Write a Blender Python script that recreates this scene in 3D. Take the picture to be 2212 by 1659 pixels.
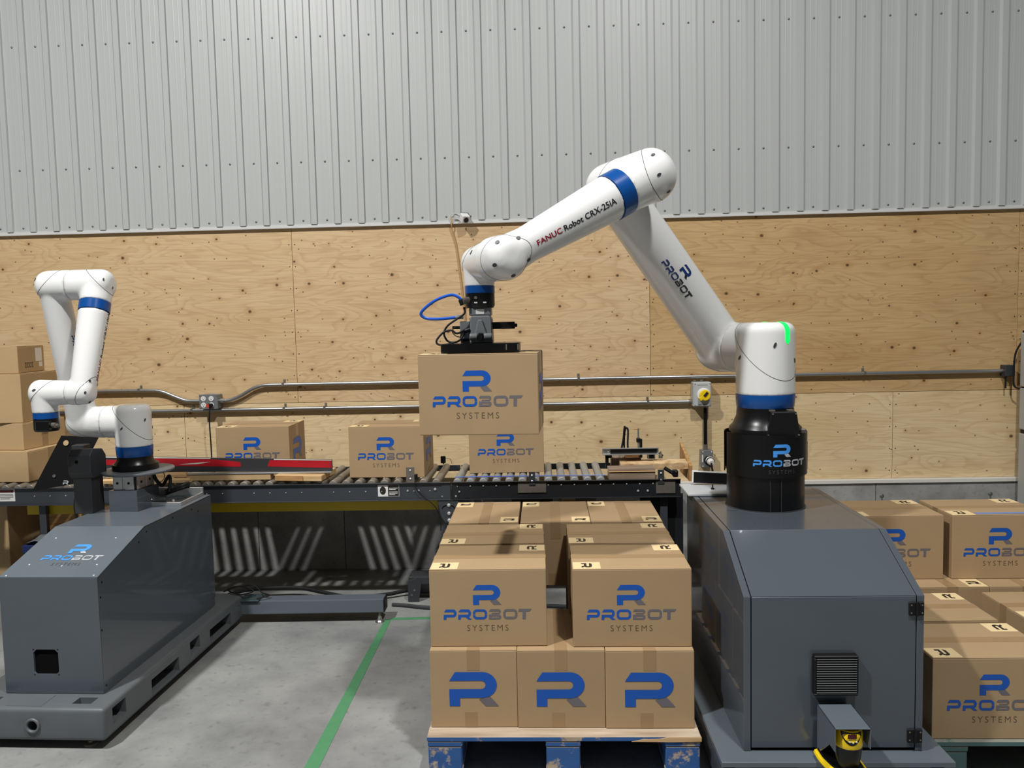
import bpy, bmesh, math, random
from mathutils import Vector, Matrix
from mathutils.geometry import tessellate_polygon
from mathutils.bvhtree import BVHTree

random.seed(7)
for o in list(bpy.data.objects):
    bpy.data.objects.remove(o)
scene = bpy.context.scene
COL = scene.collection
rad = math.radians
PI = math.pi
V = Vector

# ------------------------------------------------------------------ camera
cd = bpy.data.cameras.new('camera')
cam = bpy.data.objects.new('camera', cd)
COL.objects.link(cam)
cd.sensor_width = 36.0
cd.lens = 36.0 * 1725.0 / 2212.0
cd.clip_start = 0.05
cam.matrix_world = (Matrix.Translation((0, 0, 1.67)) @ Matrix.Rotation(rad(2.277), 4, 'Z')
                    @ Matrix.Rotation(rad(90 - 4.088), 4, 'X') @ Matrix.Rotation(rad(-1.2556), 4, 'Z'))
scene.camera = cam

# ------------------------------------------------------------------ light
world = bpy.data.worlds.new('hall')
scene.world = world
world.use_nodes = True
world.node_tree.nodes['Background'].inputs['Color'].default_value = (0.93, 0.97, 1.0, 1)
world.node_tree.nodes['Background'].inputs['Strength'].default_value = 0.07


def high_bay(x, y, z, power, size=0.30):
    ld = bpy.data.lights.new('high_bay_light', 'AREA')
    ld.shape = 'DISK'
    ld.size = size
    ld.energy = power
    ld.color = (1.0, 0.99, 0.97)
    lo = bpy.data.objects.new('high_bay_light', ld)
    lo.location = (x, y, z)
    COL.objects.link(lo)


high_bay(-2.95, 0.7, 6.4, 465)
high_bay(1.25, 0.7, 6.4, 270)

vs = scene.view_settings
vs.view_transform = 'Standard'
vs.look = 'None'
vs.exposure = 0.0
vs.gamma = 1.0
vs.use_curve_mapping = False

# ------------------------------------------------------------------ materials


def lin(c):
    c = c / 255.0
    return c / 12.92 if c <= 0.04045 else ((c + 0.055) / 1.055) ** 2.4


def S(r, g, b):
    return (lin(r), lin(g), lin(b), 1.0)


M = {}


def new_mat(name):
    m = bpy.data.materials.new(name)
    m.use_nodes = True
    nt = m.node_tree
    bs = nt.nodes['Principled BSDF']
    M[name] = m
    return m, nt, bs


def plain(name, col, rough=0.5, metal=0.0, spec=0.5, emit=None, estr=0.0, var=0.0, vscale=8.0, bump=0.0, coat=0.0):
    m, nt, bs = new_mat(name)
    bs.inputs['Base Color'].default_value = col
    bs.inputs['Roughness'].default_value = rough
    bs.inputs['Metallic'].default_value = metal
    bs.inputs['Specular IOR Level'].default_value = spec
    bs.inputs['Coat Weight'].default_value = coat
    if emit:
        bs.inputs['Emission Color'].default_value = emit
        bs.inputs['Emission Strength'].default_value = estr
    if var > 0 or bump > 0:
        tc = nt.nodes.new('ShaderNodeTexCoord')
        nz = nt.nodes.new('ShaderNodeTexNoise')
        nz.inputs['Scale'].default_value = vscale
        nz.inputs['Detail'].default_value = 6
        nt.links.new(tc.outputs['Object'], nz.inputs['Vector'])
        if var > 0:
            mx = nt.nodes.new('ShaderNodeMix')
            mx.data_type = 'RGBA'
            mx.inputs['A'].default_value = tuple(c * (1 - var) for c in col[:3]) + (1,)
            mx.inputs['B'].default_value = tuple(min(1, c * (1 + var)) for c in col[:3]) + (1,)
            nt.links.new(nz.outputs['Fac'], mx.inputs['Factor'])
            nt.links.new(mx.outputs['Result'], bs.inputs['Base Color'])
        if bump > 0:
            bp = nt.nodes.new('ShaderNodeBump')
            bp.inputs['Strength'].default_value = bump
            bp.inputs['Distance'].default_value = 0.004
            nt.links.new(nz.outputs['Fac'], bp.inputs['Height'])
            nt.links.new(bp.outputs['Normal'], bs.inputs['Normal'])
    return m


def ramp(nt, fac, stops):
    r = nt.nodes.new('ShaderNodeValToRGB')
    e = r.color_ramp.elements
    e[0].position, e[0].color = stops[0]
    e[1].position, e[1].color = stops[-1]
    for p, c in stops[1:-1]:
        n = e.new(p)
        n.color = c
    nt.links.new(fac, r.inputs['Fac'])
    return r


def math_node(nt, op, a, b=None):
    n = nt.nodes.new('ShaderNodeMath')
    n.operation = op
    for i, x in enumerate((a, b)):
        if x is None:
            continue
        if isinstance(x, (int, float)):
            n.inputs[i].default_value = x
        else:
            nt.links.new(x, n.inputs[i])
    return n.outputs[0]


def mixc(nt, fac, a, b, blend='MIX'):
    n = nt.nodes.new('ShaderNodeMix')
    n.data_type = 'RGBA'
    n.blend_type = blend
    for k, x in (('Factor', fac), ('A', a), ('B', b)):
        if isinstance(x, (int, float)):
            n.inputs[k].default_value = x
        elif isinstance(x, tuple):
            n.inputs[k].default_value = x
        else:
            nt.links.new(x, n.inputs[k])
    return n.outputs['Result']


def plywood_mat(name, light, mid, dark, knot_share=0.5):
    """rotary-cut softwood ply: long soft grain, cathedral swirls, knots and plugs"""
    m, nt, bs = new_mat(name)
    L = nt.links
    tc = nt.nodes.new('ShaderNodeTexCoord')
    oi = nt.nodes.new('ShaderNodeObjectInfo')
    off = nt.nodes.new('ShaderNodeVectorMath')
    off.operation = 'SCALE'
    off.inputs[0].default_value = (17.3, 5.1, 9.7)
    L.new(oi.outputs['Random'], off.inputs['Scale'])
    add = nt.nodes.new('ShaderNodeVectorMath')
    add.operation = 'ADD'
    L.new(tc.outputs['Object'], add.inputs[0])
    L.new(off.outputs[0], add.inputs[1])
    sep = nt.nodes.new('ShaderNodeSeparateXYZ')
    L.new(add.outputs[0], sep.inputs[0])
    # swirl field
    mp = nt.nodes.new('ShaderNodeMapping')
    mp.inputs['Scale'].default_value = (0.75, 1, 3.4)
    L.new(add.outputs[0], mp.inputs[0])
    n1 = nt.nodes.new('ShaderNodeTexNoise')
    n1.inputs['Scale'].default_value = 1.5
    n1.inputs['Detail'].default_value = 2.5
    n1.inputs['Distortion'].default_value = 0.6
    L.new(mp.outputs[0], n1.inputs['Vector'])
    rings = math_node(nt, 'FRACT', math_node(nt, 'MULTIPLY', n1.outputs['Fac'], 15.0))
    rr = ramp(nt, rings, [(0.0, (0, 0, 0, 1)), (0.55, (0.15, 0.15, 0.15, 1)), (0.92, (1, 1, 1, 1)), (1.0, (0, 0, 0, 1))])
    # fine grain
    mp2 = nt.nodes.new('ShaderNodeMapping')
    mp2.inputs['Scale'].default_value = (5, 5, 110)
    L.new(add.outputs[0], mp2.inputs[0])
    n2 = nt.nodes.new('ShaderNodeTexNoise')
    n2.inputs['Scale'].default_value = 1.0
    n2.inputs['Detail'].default_value = 4
    L.new(mp2.outputs[0], n2.inputs['Vector'])
    # broad tone
    mp3 = nt.nodes.new('ShaderNodeMapping')
    mp3.inputs['Scale'].default_value = (0.6, 1, 2.2)
    L.new(add.outputs[0], mp3.inputs[0])
    n3 = nt.nodes.new('ShaderNodeTexNoise')
    n3.inputs['Scale'].default_value = 1.3
    n3.inputs['Detail'].default_value = 3
    L.new(mp3.outputs[0], n3.inputs['Vector'])
    base = ramp(nt, n3.outputs['Fac'], [(0.25, mid), (0.55, light), (0.8, mid)])
    c = mixc(nt, math_node(nt, 'MULTIPLY', rr.outputs['Color'], 0.30), base.outputs['Color'], dark)
    gr = ramp(nt, n2.outputs['Fac'], [(0.42, (0, 0, 0, 1)), (0.72, (1, 1, 1, 1))])
    c = mixc(nt, math_node(nt, 'MULTIPLY', gr.outputs['Color'], 0.30), c, dark)
    # knots
    cx = nt.nodes.new('ShaderNodeCombineXYZ')
    L.new(sep.outputs['X'], cx.inputs[0])
    L.new(math_node(nt, 'MULTIPLY', sep.outputs['Z'], 1.15), cx.inputs[1])
    vo = nt.nodes.new('ShaderNodeTexVoronoi')
    vo.voronoi_dimensions = '2D'
    vo.inputs['Scale'].default_value = 4.6
    L.new(cx.outputs[0], vo.inputs['Vector'])
    sc = nt.nodes.new('ShaderNodeSeparateColor')
    L.new(vo.outputs['Color'], sc.inputs[0])
    pick = math_node(nt, 'LESS_THAN', sc.outputs[0], knot_share)
    size = math_node(nt, 'ADD', math_node(nt, 'MULTIPLY', sc.outputs[1], 0.06), 0.022)
    dn = math_node(nt, 'DIVIDE', vo.outputs['Distance'], size)
    core = ramp(nt, dn, [(0.5, (1, 1, 1, 1)), (0.75, (0.25, 0.25, 0.25, 1)), (1.0, (0, 0, 0, 1))])
    dn2 = math_node(nt, 'DIVIDE', vo.outputs['Distance'], math_node(nt, 'MULTIPLY', size, 3.2))
    halo = ramp(nt, dn2, [(0.2, (1, 1, 1, 1)), (1.0, (0, 0, 0, 1))])
    c = mixc(nt, math_node(nt, 'MULTIPLY', math_node(nt, 'MULTIPLY', halo.outputs['Color'], pick), 0.35), c, S(168, 118, 66))
    c = mixc(nt, math_node(nt, 'MULTIPLY', math_node(nt, 'MULTIPLY', core.outputs['Color'], pick), 0.85), c, S(66, 42, 24))
    # small pin knots and nail heads
    vo2 = nt.nodes.new('ShaderNodeTexVoronoi')
    vo2.voronoi_dimensions = '2D'
    vo2.inputs['Scale'].default_value = 8.5
    L.new(cx.outputs[0], vo2.inputs['Vector'])
    sc2 = nt.nodes.new('ShaderNodeSeparateColor')
    L.new(vo2.outputs['Color'], sc2.inputs[0])
    pk2 = math_node(nt, 'MULTIPLY', math_node(nt, 'LESS_THAN', sc2.outputs[0], 0.42), math_node(nt, 'LESS_THAN', vo2.outputs['Distance'], 0.045))
    c = mixc(nt, math_node(nt, 'MULTIPLY', pk2, 0.75), c, S(74, 48, 28))
    L.new(c, bs.inputs['Base Color'])
    bs.inputs['Roughness'].default_value = 0.62
    bs.inputs['Specular IOR Level'].default_value = 0.25
    bp = nt.nodes.new('ShaderNodeBump')
    bp.inputs['Strength'].default_value = 0.15
    bp.inputs['Distance'].default_value = 0.002
    L.new(n2.outputs['Fac'], bp.inputs['Height'])
    L.new(bp.outputs['Normal'], bs.inputs['Normal'])
    return m


plywood_mat('plywood', S(214, 187, 146), S(203, 173, 128), S(162, 126, 84), 0.6)
plywood_mat('plywood_pale', S(230, 207, 165), S(218, 192, 147), S(178, 144, 100), 0.5)
plywood_mat('plywood_knotty', S(215, 188, 148), S(206, 174, 131), S(164, 126, 86), 0.85)
plywood_mat('plywood_golden', S(204, 172, 124), S(192, 158, 109), S(148, 112, 70), 0.4)


def concrete_mat(name, a, b, stain, scale=1.0, rough=0.55, pits=True):
    m, nt, bs = new_mat(name)
    L = nt.links
    tc = nt.nodes.new('ShaderNodeTexCoord')
    n1 = nt.nodes.new('ShaderNodeTexNoise')
    n1.inputs['Scale'].default_value = 1.7 * scale
    n1.inputs['Detail'].default_value = 7
    n1.inputs['Roughness'].default_value = 0.62
    L.new(tc.outputs['Object'], n1.inputs['Vector'])
    r1 = ramp(nt, n1.outputs['Fac'], [(0.36, a), (0.64, b)])
    n2 = nt.nodes.new('ShaderNodeTexNoise')
    n2.inputs['Scale'].default_value = 24 * scale
    n2.inputs['Detail'].default_value = 5
    L.new(tc.outputs['Object'], n2.inputs['Vector'])
    r2 = ramp(nt, n2.outputs['Fac'], [(0.58, (0, 0, 0, 1)), (0.75, (1, 1, 1, 1))])
    c = mixc(nt, math_node(nt, 'MULTIPLY', r2.outputs['Color'], 0.45), r1.outputs['Color'], stain)
    n3 = nt.nodes.new('ShaderNodeTexNoise')
    n3.inputs['Scale'].default_value = 60 * scale
    n3.inputs['Detail'].default_value = 3
    L.new(tc.outputs['Object'], n3.inputs['Vector'])
    r3 = ramp(nt, n3.outputs['Fac'], [(0.66, (0, 0, 0, 1)), (0.74, (1, 1, 1, 1))])
    c = mixc(nt, math_node(nt, 'MULTIPLY', r3.outputs['Color'], 0.5), c, stain)
    L.new(c, bs.inputs['Base Color'])
    bs.inputs['Roughness'].default_value = rough
    bs.inputs['Specular IOR Level'].default_value = 0.35
    bp = nt.nodes.new('ShaderNodeBump')
    bp.inputs['Strength'].default_value = 0.25
    bp.inputs['Distance'].default_value = 0.003
    L.new(n2.outputs['Fac'], bp.inputs['Height'])
    L.new(bp.outputs['Normal'], bs.inputs['Normal'])
    return m


concrete_mat('floor_concrete', S(118, 119, 119), S(152, 153, 151), S(90, 89, 88))
concrete_mat('wall_concrete', S(134, 134, 132), S(166, 166, 164), S(104, 103, 100), 1.6, 0.8)


def wood_mat(name, a, b, rough=0.7, sx=3, sz=40):
    m, nt, bs = new_mat(name)
    L = nt.links
    tc = nt.nodes.new('ShaderNodeTexCoord')
    mp = nt.nodes.new('ShaderNodeMapping')
    mp.inputs['Scale'].default_value = (sx, sz, sz)
    L.new(tc.outputs['Object'], mp.inputs[0])
    n = nt.nodes.new('ShaderNodeTexNoise')
    n.inputs['Scale'].default_value = 1.0
    n.inputs['Detail'].default_value = 5
    n.inputs['Distortion'].default_value = 0.4
    L.new(mp.outputs[0], n.inputs['Vector'])
    r = ramp(nt, n.outputs['Fac'], [(0.3, a), (0.7, b)])
    L.new(r.outputs['Color'], bs.inputs['Base Color'])
    bs.inputs['Roughness'].default_value = rough
    return m


wood_mat('pine', S(226, 196, 148), S(190, 150, 100))
wood_mat('old_wood', S(158, 138, 118), S(122, 104, 88))
wood_mat('bark_wood', S(234, 208, 162), S(172, 132, 90), sx=14, sz=30)
wood_mat('block_wood', S(200, 158, 104), S(164, 120, 74))


def worn_paint(name, paint, wood_a, wood_b, top_wear, side_wear):
    m, nt, bs = new_mat(name)
    L = nt.links
    tc = nt.nodes.new('ShaderNodeTexCoord')
    oi = nt.nodes.new('ShaderNodeObjectInfo')
    add = nt.nodes.new('ShaderNodeVectorMath')
    add.operation = 'ADD'
    sc = nt.nodes.new('ShaderNodeVectorMath')
    sc.operation = 'SCALE'
    sc.inputs[0].default_value = (11, 7, 5)
    L.new(oi.outputs['Random'], sc.inputs['Scale'])
    L.new(tc.outputs['Object'], add.inputs[0])
    L.new(sc.outputs[0], add.inputs[1])
    mp = nt.nodes.new('ShaderNodeMapping')
    mp.inputs['Scale'].default_value = (4, 30, 30)
    L.new(add.outputs[0], mp.inputs[0])
    n = nt.nodes.new('ShaderNodeTexNoise')
    n.inputs['Scale'].default_value = 1.0
    n.inputs['Detail'].default_value = 6
    L.new(mp.outputs[0], n.inputs['Vector'])
    wood = ramp(nt, n.outputs['Fac'], [(0.3, wood_a), (0.7, wood_b)])
    n2 = nt.nodes.new('ShaderNodeTexNoise')
    n2.inputs['Scale'].default_value = 9
    n2.inputs['Detail'].default_value = 8
    n2.inputs['Roughness'].default_value = 0.7
    L.new(add.outputs[0], n2.inputs['Vector'])
    ge = nt.nodes.new('ShaderNodeNewGeometry')
    sp = nt.nodes.new('ShaderNodeSeparateXYZ')
    L.new(ge.outputs['True Normal'], sp.inputs[0])
    up = math_node(nt, 'GREATER_THAN', sp.outputs['Z'], 0.5)
    thr = math_node(nt, 'ADD', math_node(nt, 'MULTIPLY', up, top_wear - side_wear), side_wear)
    fac = ramp(nt, math_node(nt, 'SUBTRACT', math_node(nt, 'ADD', n2.outputs['Fac'], thr), 0.5),
               [(0.48, (0, 0, 0, 1)), (0.54, (1, 1, 1, 1))])
    pv = mixc(nt, n.outputs['Fac'], tuple(c * 0.75 for c in paint[:3]) + (1,), paint)
    c = mixc(nt, fac.outputs['Color'], pv, wood.outputs['Color'])
    L.new(c, bs.inputs['Base Color'])
    bs.inputs['Roughness'].default_value = 0.7
    return m


worn_paint('blue_pallet', S(48, 96, 160), S(200, 184, 162), S(156, 136, 112), 0.86, 0.42)
worn_paint('green_pallet', S(78, 112, 110), S(150, 150, 140), S(112, 112, 104), 0.60, 0.36)


def cardboard_mat(name, base):
    m, nt, bs = new_mat(name)
    L = nt.links
    tc = nt.nodes.new('ShaderNodeTexCoord')
    oi = nt.nodes.new('ShaderNodeObjectInfo')
    n = nt.nodes.new('ShaderNodeTexNoise')
    n.inputs['Scale'].default_value = 5
    n.inputs['Detail'].default_value = 5
    L.new(tc.outputs['Object'], n.inputs['Vector'])
    mp = nt.nodes.new('ShaderNodeMapping')
    mp.inputs['Scale'].default_value = (2, 60, 2)
    L.new(tc.outputs['Object'], mp.inputs[0])
    n2 = nt.nodes.new('ShaderNodeTexNoise')
    n2.inputs['Scale'].default_value = 1
    L.new(mp.outputs[0], n2.inputs['Vector'])
    a = tuple(c * 0.9 for c in base[:3]) + (1,)
    b = tuple(c * 1.08 for c in base[:3]) + (1,)
    c = mixc(nt, n.outputs['Fac'], a, b)
    hv = nt.nodes.new('ShaderNodeHueSaturation')
    L.new(math_node(nt, 'ADD', math_node(nt, 'MULTIPLY', oi.outputs['Random'], 0.1), 0.95), hv.inputs['Value'])
    L.new(c, hv.inputs['Color'])
    L.new(hv.outputs[0], bs.inputs['Base Color'])
    bs.inputs['Roughness'].default_value = 0.68
    bs.inputs['Specular IOR Level'].default_value = 0.25
    bp = nt.nodes.new('ShaderNodeBump')
    bp.inputs['Strength'].default_value = 0.12
    bp.inputs['Distance'].default_value = 0.002
    L.new(n2.outputs['Fac'], bp.inputs['Height'])
    L.new(bp.outputs['Normal'], bs.inputs['Normal'])
    return m


cardboard_mat('cardboard', S(170, 144, 110))
cardboard_mat('cardboard_plain', S(186, 158, 118))
plain('cardboard_dark', S(150, 120, 84), 0.7)
plain('packing_tape', S(158, 130, 95), 0.3)
plain('label_cream', S(232, 208, 160), 0.5)
plain('ink_black', S(38, 32, 30), 0.5)
plain('ink_blue', S(12, 82, 176), 0.45)
plain('ink_grey', S(106, 102, 108), 0.5)
plain('ink_brown', S(92, 76, 58), 0.6)
plain('ink_red', S(150, 22, 44), 0.4)
plain('arm_blue_ink', S(26, 52, 110), 0.4)
plain('arm_black_ink', S(34, 36, 42), 0.4)
plain('foil_blue', S(70, 150, 232), 0.3)
plain('foil_silver', S(178, 182, 186), 0.3)
plain('foil_dim', S(74, 76, 80), 0.4)

plain('cladding', S(182, 185, 184), 0.4, 0.0, 0.5, var=0.02, vscale=1.2)
plain('cladding_trim', S(205, 205, 203), 0.4)
plain('screw_grey', S(120, 122, 122), 0.45, 0.6)
plain('sill_white', S(216, 214, 206), 0.7)
plain('shell_white', S(226, 226, 225), 0.16, 0.0, 0.5, coat=0.15)
plain('seam_dark', S(70, 70, 70), 0.6)
plain('fastener_dark', S(58, 62, 62), 0.4)
plain('robot_blue', S(12, 72, 142), 0.22)
plain('robot_black', S(13, 13, 14), 0.3, 0.0, 0.4)
plain('matte_black', S(17, 17, 18), 0.45, 0, 0.3)
plain('rubber_black', S(20, 20, 21), 0.6, 0, 0.3)
plain('led_green', S(30, 210, 90), 0.4, emit=S(0, 255, 96), estr=0.95)
plain('machine_grey', S(76, 83, 91), 0.26, 0.0, 0.5, var=0.03, vscale=2, coat=0.5)
plain('machine_grey_light', S(92, 101, 109), 0.24, 0.0, 0.5)
plain('machine_dark', S(50, 53, 56), 0.5)
plain('cavity', S(10, 10, 10), 0.9, 0, 0.1)
plain('base_grey', S(92, 97, 101), 0.45, 0.0, 0.4, var=0.1, vscale=14)
plain('galvanised', S(176, 178, 178), 0.32, 0.85, var=0.06, vscale=20)
plain('aluminium', S(196, 198, 200), 0.35, 0.75)
plain('steel_bright', S(205, 205, 205), 0.22, 0.9)
plain('steel_worn', S(128, 122, 112), 0.45, 0.55, var=0.2, vscale=40)
plain('roller_steel', S(150, 144, 134), 0.42, 0.45, var=0.12, vscale=12)
plain('roller_dark', S(92, 86, 78), 0.5, 0.4, var=0.2, vscale=12)
plain('roller_grey', S(168, 170, 168), 0.4, 0.4, var=0.06, vscale=12)
plain('rail_navy', S(62, 66, 72), 0.35, 0.1, var=0.06, vscale=5)
plain('rail_black', S(30, 32, 35), 0.4)
plain('bolt', S(208, 208, 206), 0.3, 0.5)
plain('guard_yellow', S(206, 178, 22), 0.45, var=0.1, vscale=10)
plain('safety_yellow', S(245, 208, 24), 0.35)
plain('tape_green', S(78, 138, 96), 0.6, var=0.12, vscale=20)
plain('red_paint', S(176, 22, 36), 0.4, var=0.12, vscale=10)
plain('board_black', S(52, 52, 54), 0.45)
plain('white_edge', S(214, 210, 202), 0.6)
plain('white_plastic', S(228, 228, 226), 0.4)
plain('plug_red', S(200, 60, 36), 0.4)
plain('hose_blue', S(22, 84, 190), 0.3)
plain('cable_tan', S(186, 152, 104), 0.6)
plain('cable_white', S(206, 206, 204), 0.5)
plain('box_grey', S(122, 124, 126), 0.4, 0.2)
plain('box_pale', S(184, 188, 190), 0.45)
plain('gripper_grey', S(118, 122, 126), 0.35)
plain('grey_panel', S(170, 171, 168), 0.4)
plain('copper', S(176, 128, 84), 0.4, 0.7)
plain('screen_red', S(70, 8, 14), 0.25)
plain('clear_wrap', S(110, 116, 120), 0.15)
plain('blue_bin', S(18, 34, 88), 0.4)
m, nt, bs = new_mat('smoked_plastic')
bs.inputs['Base Color'].default_value = S(60, 74, 78)
bs.inputs['Roughness'].default_value = 0.12

# ------------------------------------------------------------------ mesh helpers


def basis(axis):
    a = V(axis).normalized()
    t = V((0, 0, 1)) if abs(a.z) < 0.9 else V((1, 0, 0))
    u = t.cross(a).normalized()
    return u, a.cross(u), a


TM = {}


class MB:
    def __init__(self):
        self.v, self.f, self.m = [], [], []

    def add(self, vs, fs, mi=0):
        b = len(self.v)
        self.v += [V(p) for p in vs]
        for f in fs:
            self.f.append(tuple(i + b for i in f))
            self.m.append(mi)
        return self

    def box(self, x0, x1, y0, y1, z0, z1, mi=0, rot=None, piv=None):
        p = [V((x, y, z)) for z in (z0, z1) for y in (y0, y1) for x in (x0, x1)]
        if rot is not None:
            c = V(piv) if piv is not None else V(((x0 + x1) / 2, (y0 + y1) / 2, (z0 + z1) / 2))
            p = [c + rot @ (q - c) for q in p]
        return self.add(p, [(0, 2, 3, 1), (4, 5, 7, 6), (0, 1, 5, 4), (2, 6, 7, 3), (0, 4, 6, 2), (1, 3, 7, 5)], mi)

    def prism(self, pts, a, b, plane='yz', mi=0):
        n = len(pts)

        def P(p, h):
            return {'yz': (h, p[0], p[1]), 'xz': (p[0], h, p[1]), 'xy': (p[0], p[1], h)}[plane]
        vs = [P(p, a) for p in pts] + [P(p, b) for p in pts]
        fs = [(i, (i + 1) % n, n + (i + 1) % n, n + i) for i in range(n)]
        for t in tessellate_polygon([[V((p[0], p[1], 0)) for p in pts]]):
            fs.append(tuple(t))
            fs.append(tuple(n + i for i in reversed(t)))
        return self.add(vs, fs, mi)

    def lathe(self, prof, origin, axis=(0, 0, 1), n=40, mi=0):
        """prof: (radius, height) from one pole to the other, closed with caps"""
        u, w, a = basis(axis)
        o = V(origin)
        vs, fs = [], []
        rings = []
        for r, h in prof:
            if r < 1e-6:
                rings.append([len(vs)])
                vs.append(o + a * h)
            else:
                rings.append(list(range(len(vs), len(vs) + n)))
                for k in range(n):
                    t = 2 * PI * k / n
                    vs.append(o + a * h + u * (r * math.cos(t)) + w * (r * math.sin(t)))
        for A, B in zip(rings, rings[1:]):
            for k in range(n):
                k2 = (k + 1) % n
                if len(A) == 1 and len(B) == 1:
                    continue
                if len(A) == 1:
                    fs.append((A[0], B[k2], B[k]))
                elif len(B) == 1:
                    fs.append((A[k], A[k2], B[0]))
                else:
                    fs.append((A[k], A[k2], B[k2], B[k]))
        if len(rings[0]) > 1:
            fs.append(tuple(reversed(rings[0])))
        if len(rings[-1]) > 1:
            fs.append(tuple(rings[-1]))
        return self.add(vs, fs, mi)

    def cyl(self, p0, p1, r0, r1=None, n=24, mi=0):
        p0, p1 = V(p0), V(p1)
        return self.lathe([(r0, 0), (r0 if r1 is None else r1, (p1 - p0).length)], p0, p1 - p0, n, mi)

    def rcyl(self, p0, p1, r0, r1, f0=0.0, f1=0.0, n=48, mi=0):
        """cylinder with rounded ends"""
        p0, p1 = V(p0), V(p1)
        h = (p1 - p0).length
        pr = []
        if f0 > 0:
            pr.append((0, 0))
            for k in range(9):
                t = PI / 2 * k / 8
                pr.append((r0 - f0 + f0 * math.sin(t), f0 - f0 * math.cos(t)))
        else:
            pr.append((r0, 0))
        if f1 > 0:
            for k in range(9):
                t = PI / 2 * k / 8
                pr.append((r1 - f1 + f1 * math.cos(t), h - f1 + f1 * math.sin(t)))
            pr.append((0, h))
        else:
            pr.append((r1, h))
        return self.lathe(pr, p0, p1 - p0, n, mi)

    def tube(self, path, r, n=10, mi=0, closed=False):
        path = [V(p) for p in path]
        N = len(path)
        vs, fs = [], []
        prev = None
        for i, p in enumerate(path):
            if closed:
                t = path[(i + 1) % N] - path[i - 1]
            else:
                t = path[min(i + 1, N - 1)] - path[max(i - 1, 0)]
            t.normalize()
            if prev is None:
                u = basis(t)[0]
            else:
                u = prev - t * prev.dot(t)
                if u.length < 1e-6:
                    u = basis(t)[0]
                u.normalize()
            prev = u
            w = t.cross(u)
            rr = r[i] if isinstance(r, (list, tuple)) else r
            for k in range(n):
                a = 2 * PI * k / n
                vs.append(p + u * (rr * math.cos(a)) + w * (rr * math.sin(a)))
        last = N if closed else N - 1
        for i in range(last):
            j = (i + 1) % N
            for k in range(n):
                k2 = (k + 1) % n
                fs.append((i * n + k, i * n + k2, j * n + k2, j * n + k))
        if not closed:
            fs.append(tuple(reversed(range(n))))
            fs.append(tuple((N - 1) * n + k for k in range(n)))
        return self.add(vs, fs, mi)

    def flat(self, shape, mat, layers=None):
        """2D shape: list of (mi, verts2d, faces) placed by a 4x4 matrix (x, y of the plane)"""
        for mi, vs, fs in shape:
            self.add([mat @ V((p[0], p[1], 0)) for p in vs], fs, mi)
        return self

    def build(self, name, mats, parent=None, smooth=False, bevel=0.0, seg=1, local=False, sharp=35):
        me = bpy.data.meshes.new(name)
        vv = self.v
        tm = None
        if parent is not None:
            tm = TM.get(parent.name)
            if tm is not None and not local:
                inv = tm.inverted()
                vv = [inv @ p for p in vv]
        me.from_pydata([tuple(p) for p in vv], [], self.f)
        if isinstance(mats, str):
            mats = [mats]
        for k in mats:
            me.materials.append(M[k])
        for i, p in enumerate(me.polygons):
            p.material_index = self.m[i]
        me.update()
        bm = bmesh.new()
        bm.from_mesh(me)
        bmesh.ops.recalc_face_normals(bm, faces=bm.faces)
        if bevel > 0:
            es = [e for e in bm.edges if len(e.link_faces) == 2 and e.calc_face_angle(0) > 0.5]
            bmesh.ops.bevel(bm, geom=es, offset=bevel, segments=seg, affect='EDGES', clamp_overlap=True, profile=0.5)
        bm.to_mesh(me)
        bm.free()
        if smooth:
            me.shade_smooth()
            me.set_sharp_from_angle(angle=rad(sharp))
        o = bpy.data.objects.new(name, me)
        COL.objects.link(o)
        if parent is not None:
            o.parent = parent
            if tm is not None:
                TM[o.name] = tm
        return o


def tag(o, label=None, cat=None, group=None, kind=None):
    if label:
        o['label'] = label
    if cat:
        o['category'] = cat
    if group:
        o['group'] = group
    if kind:
        o['kind'] = kind
    return o


def thing(name, label, cat, loc=(0, 0, 0), rz=0.0, group=None):
    o = bpy.data.objects.new(name, None)
    o.empty_display_size = 0.05
    COL.objects.link(o)
    o.location = loc
    o.rotation_euler = (0, 0, rz)
    TM[o.name] = Matrix.Translation(loc) @ Matrix.Rotation(rz, 4, 'Z')
    return tag(o, label, cat, group)


def copy_tree(o, parent=None):
    c = o.copy()
    COL.objects.link(c)
    c.parent = parent
    for ch in list(o.children):
        copy_tree(ch, c)
    return c


def catmull(pts, k=8):
    pts = [V(p) for p in pts]
    out = []
    n = len(pts)
    for i in range(n - 1):
        p0, p1, p2, p3 = pts[max(i - 1, 0)], pts[i], pts[i + 1], pts[min(i + 2, n - 1)]
        for j in range(k):
            t = j / k
            out.append(0.5 * ((2 * p1) + (p2 - p0) * t + (2 * p0 - 5 * p1 + 4 * p2 - p3) * t * t
                              + (3 * p1 - p0 - 3 * p2 + p3) * t ** 3))
    out.append(pts[-1])
    return out


def evaluated(o):
    dg = bpy.context.evaluated_depsgraph_get()
    ev = o.evaluated_get(dg)
    return bpy.data.meshes.new_from_object(ev)


def shell(name, mb, mat, parent, voxel=0.005, smooth=8):
    """several overlapping solids fused into one smooth moulded housing"""
    o = mb.build(name, mat, None)
    r = o.modifiers.new('r', 'REMESH')
    r.mode = 'VOXEL'
    r.voxel_size = voxel
    s = o.modifiers.new('s', 'SMOOTH')
    s.factor = 0.5
    s.iterations = smooth
    me = evaluated(o)
    old = o.data
    o.modifiers.clear()
    o.data = me
    bpy.data.meshes.remove(old)
    me.name = name
    bvh = BVHTree.FromPolygons([v.co.copy() for v in me.vertices], [tuple(p.vertices) for p in me.polygons])
    tm = TM[parent.name]
    me.transform(tm.inverted())
    me.shade_smooth()
    o.parent = parent
    TM[o.name] = tm
    return o, bvh


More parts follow.
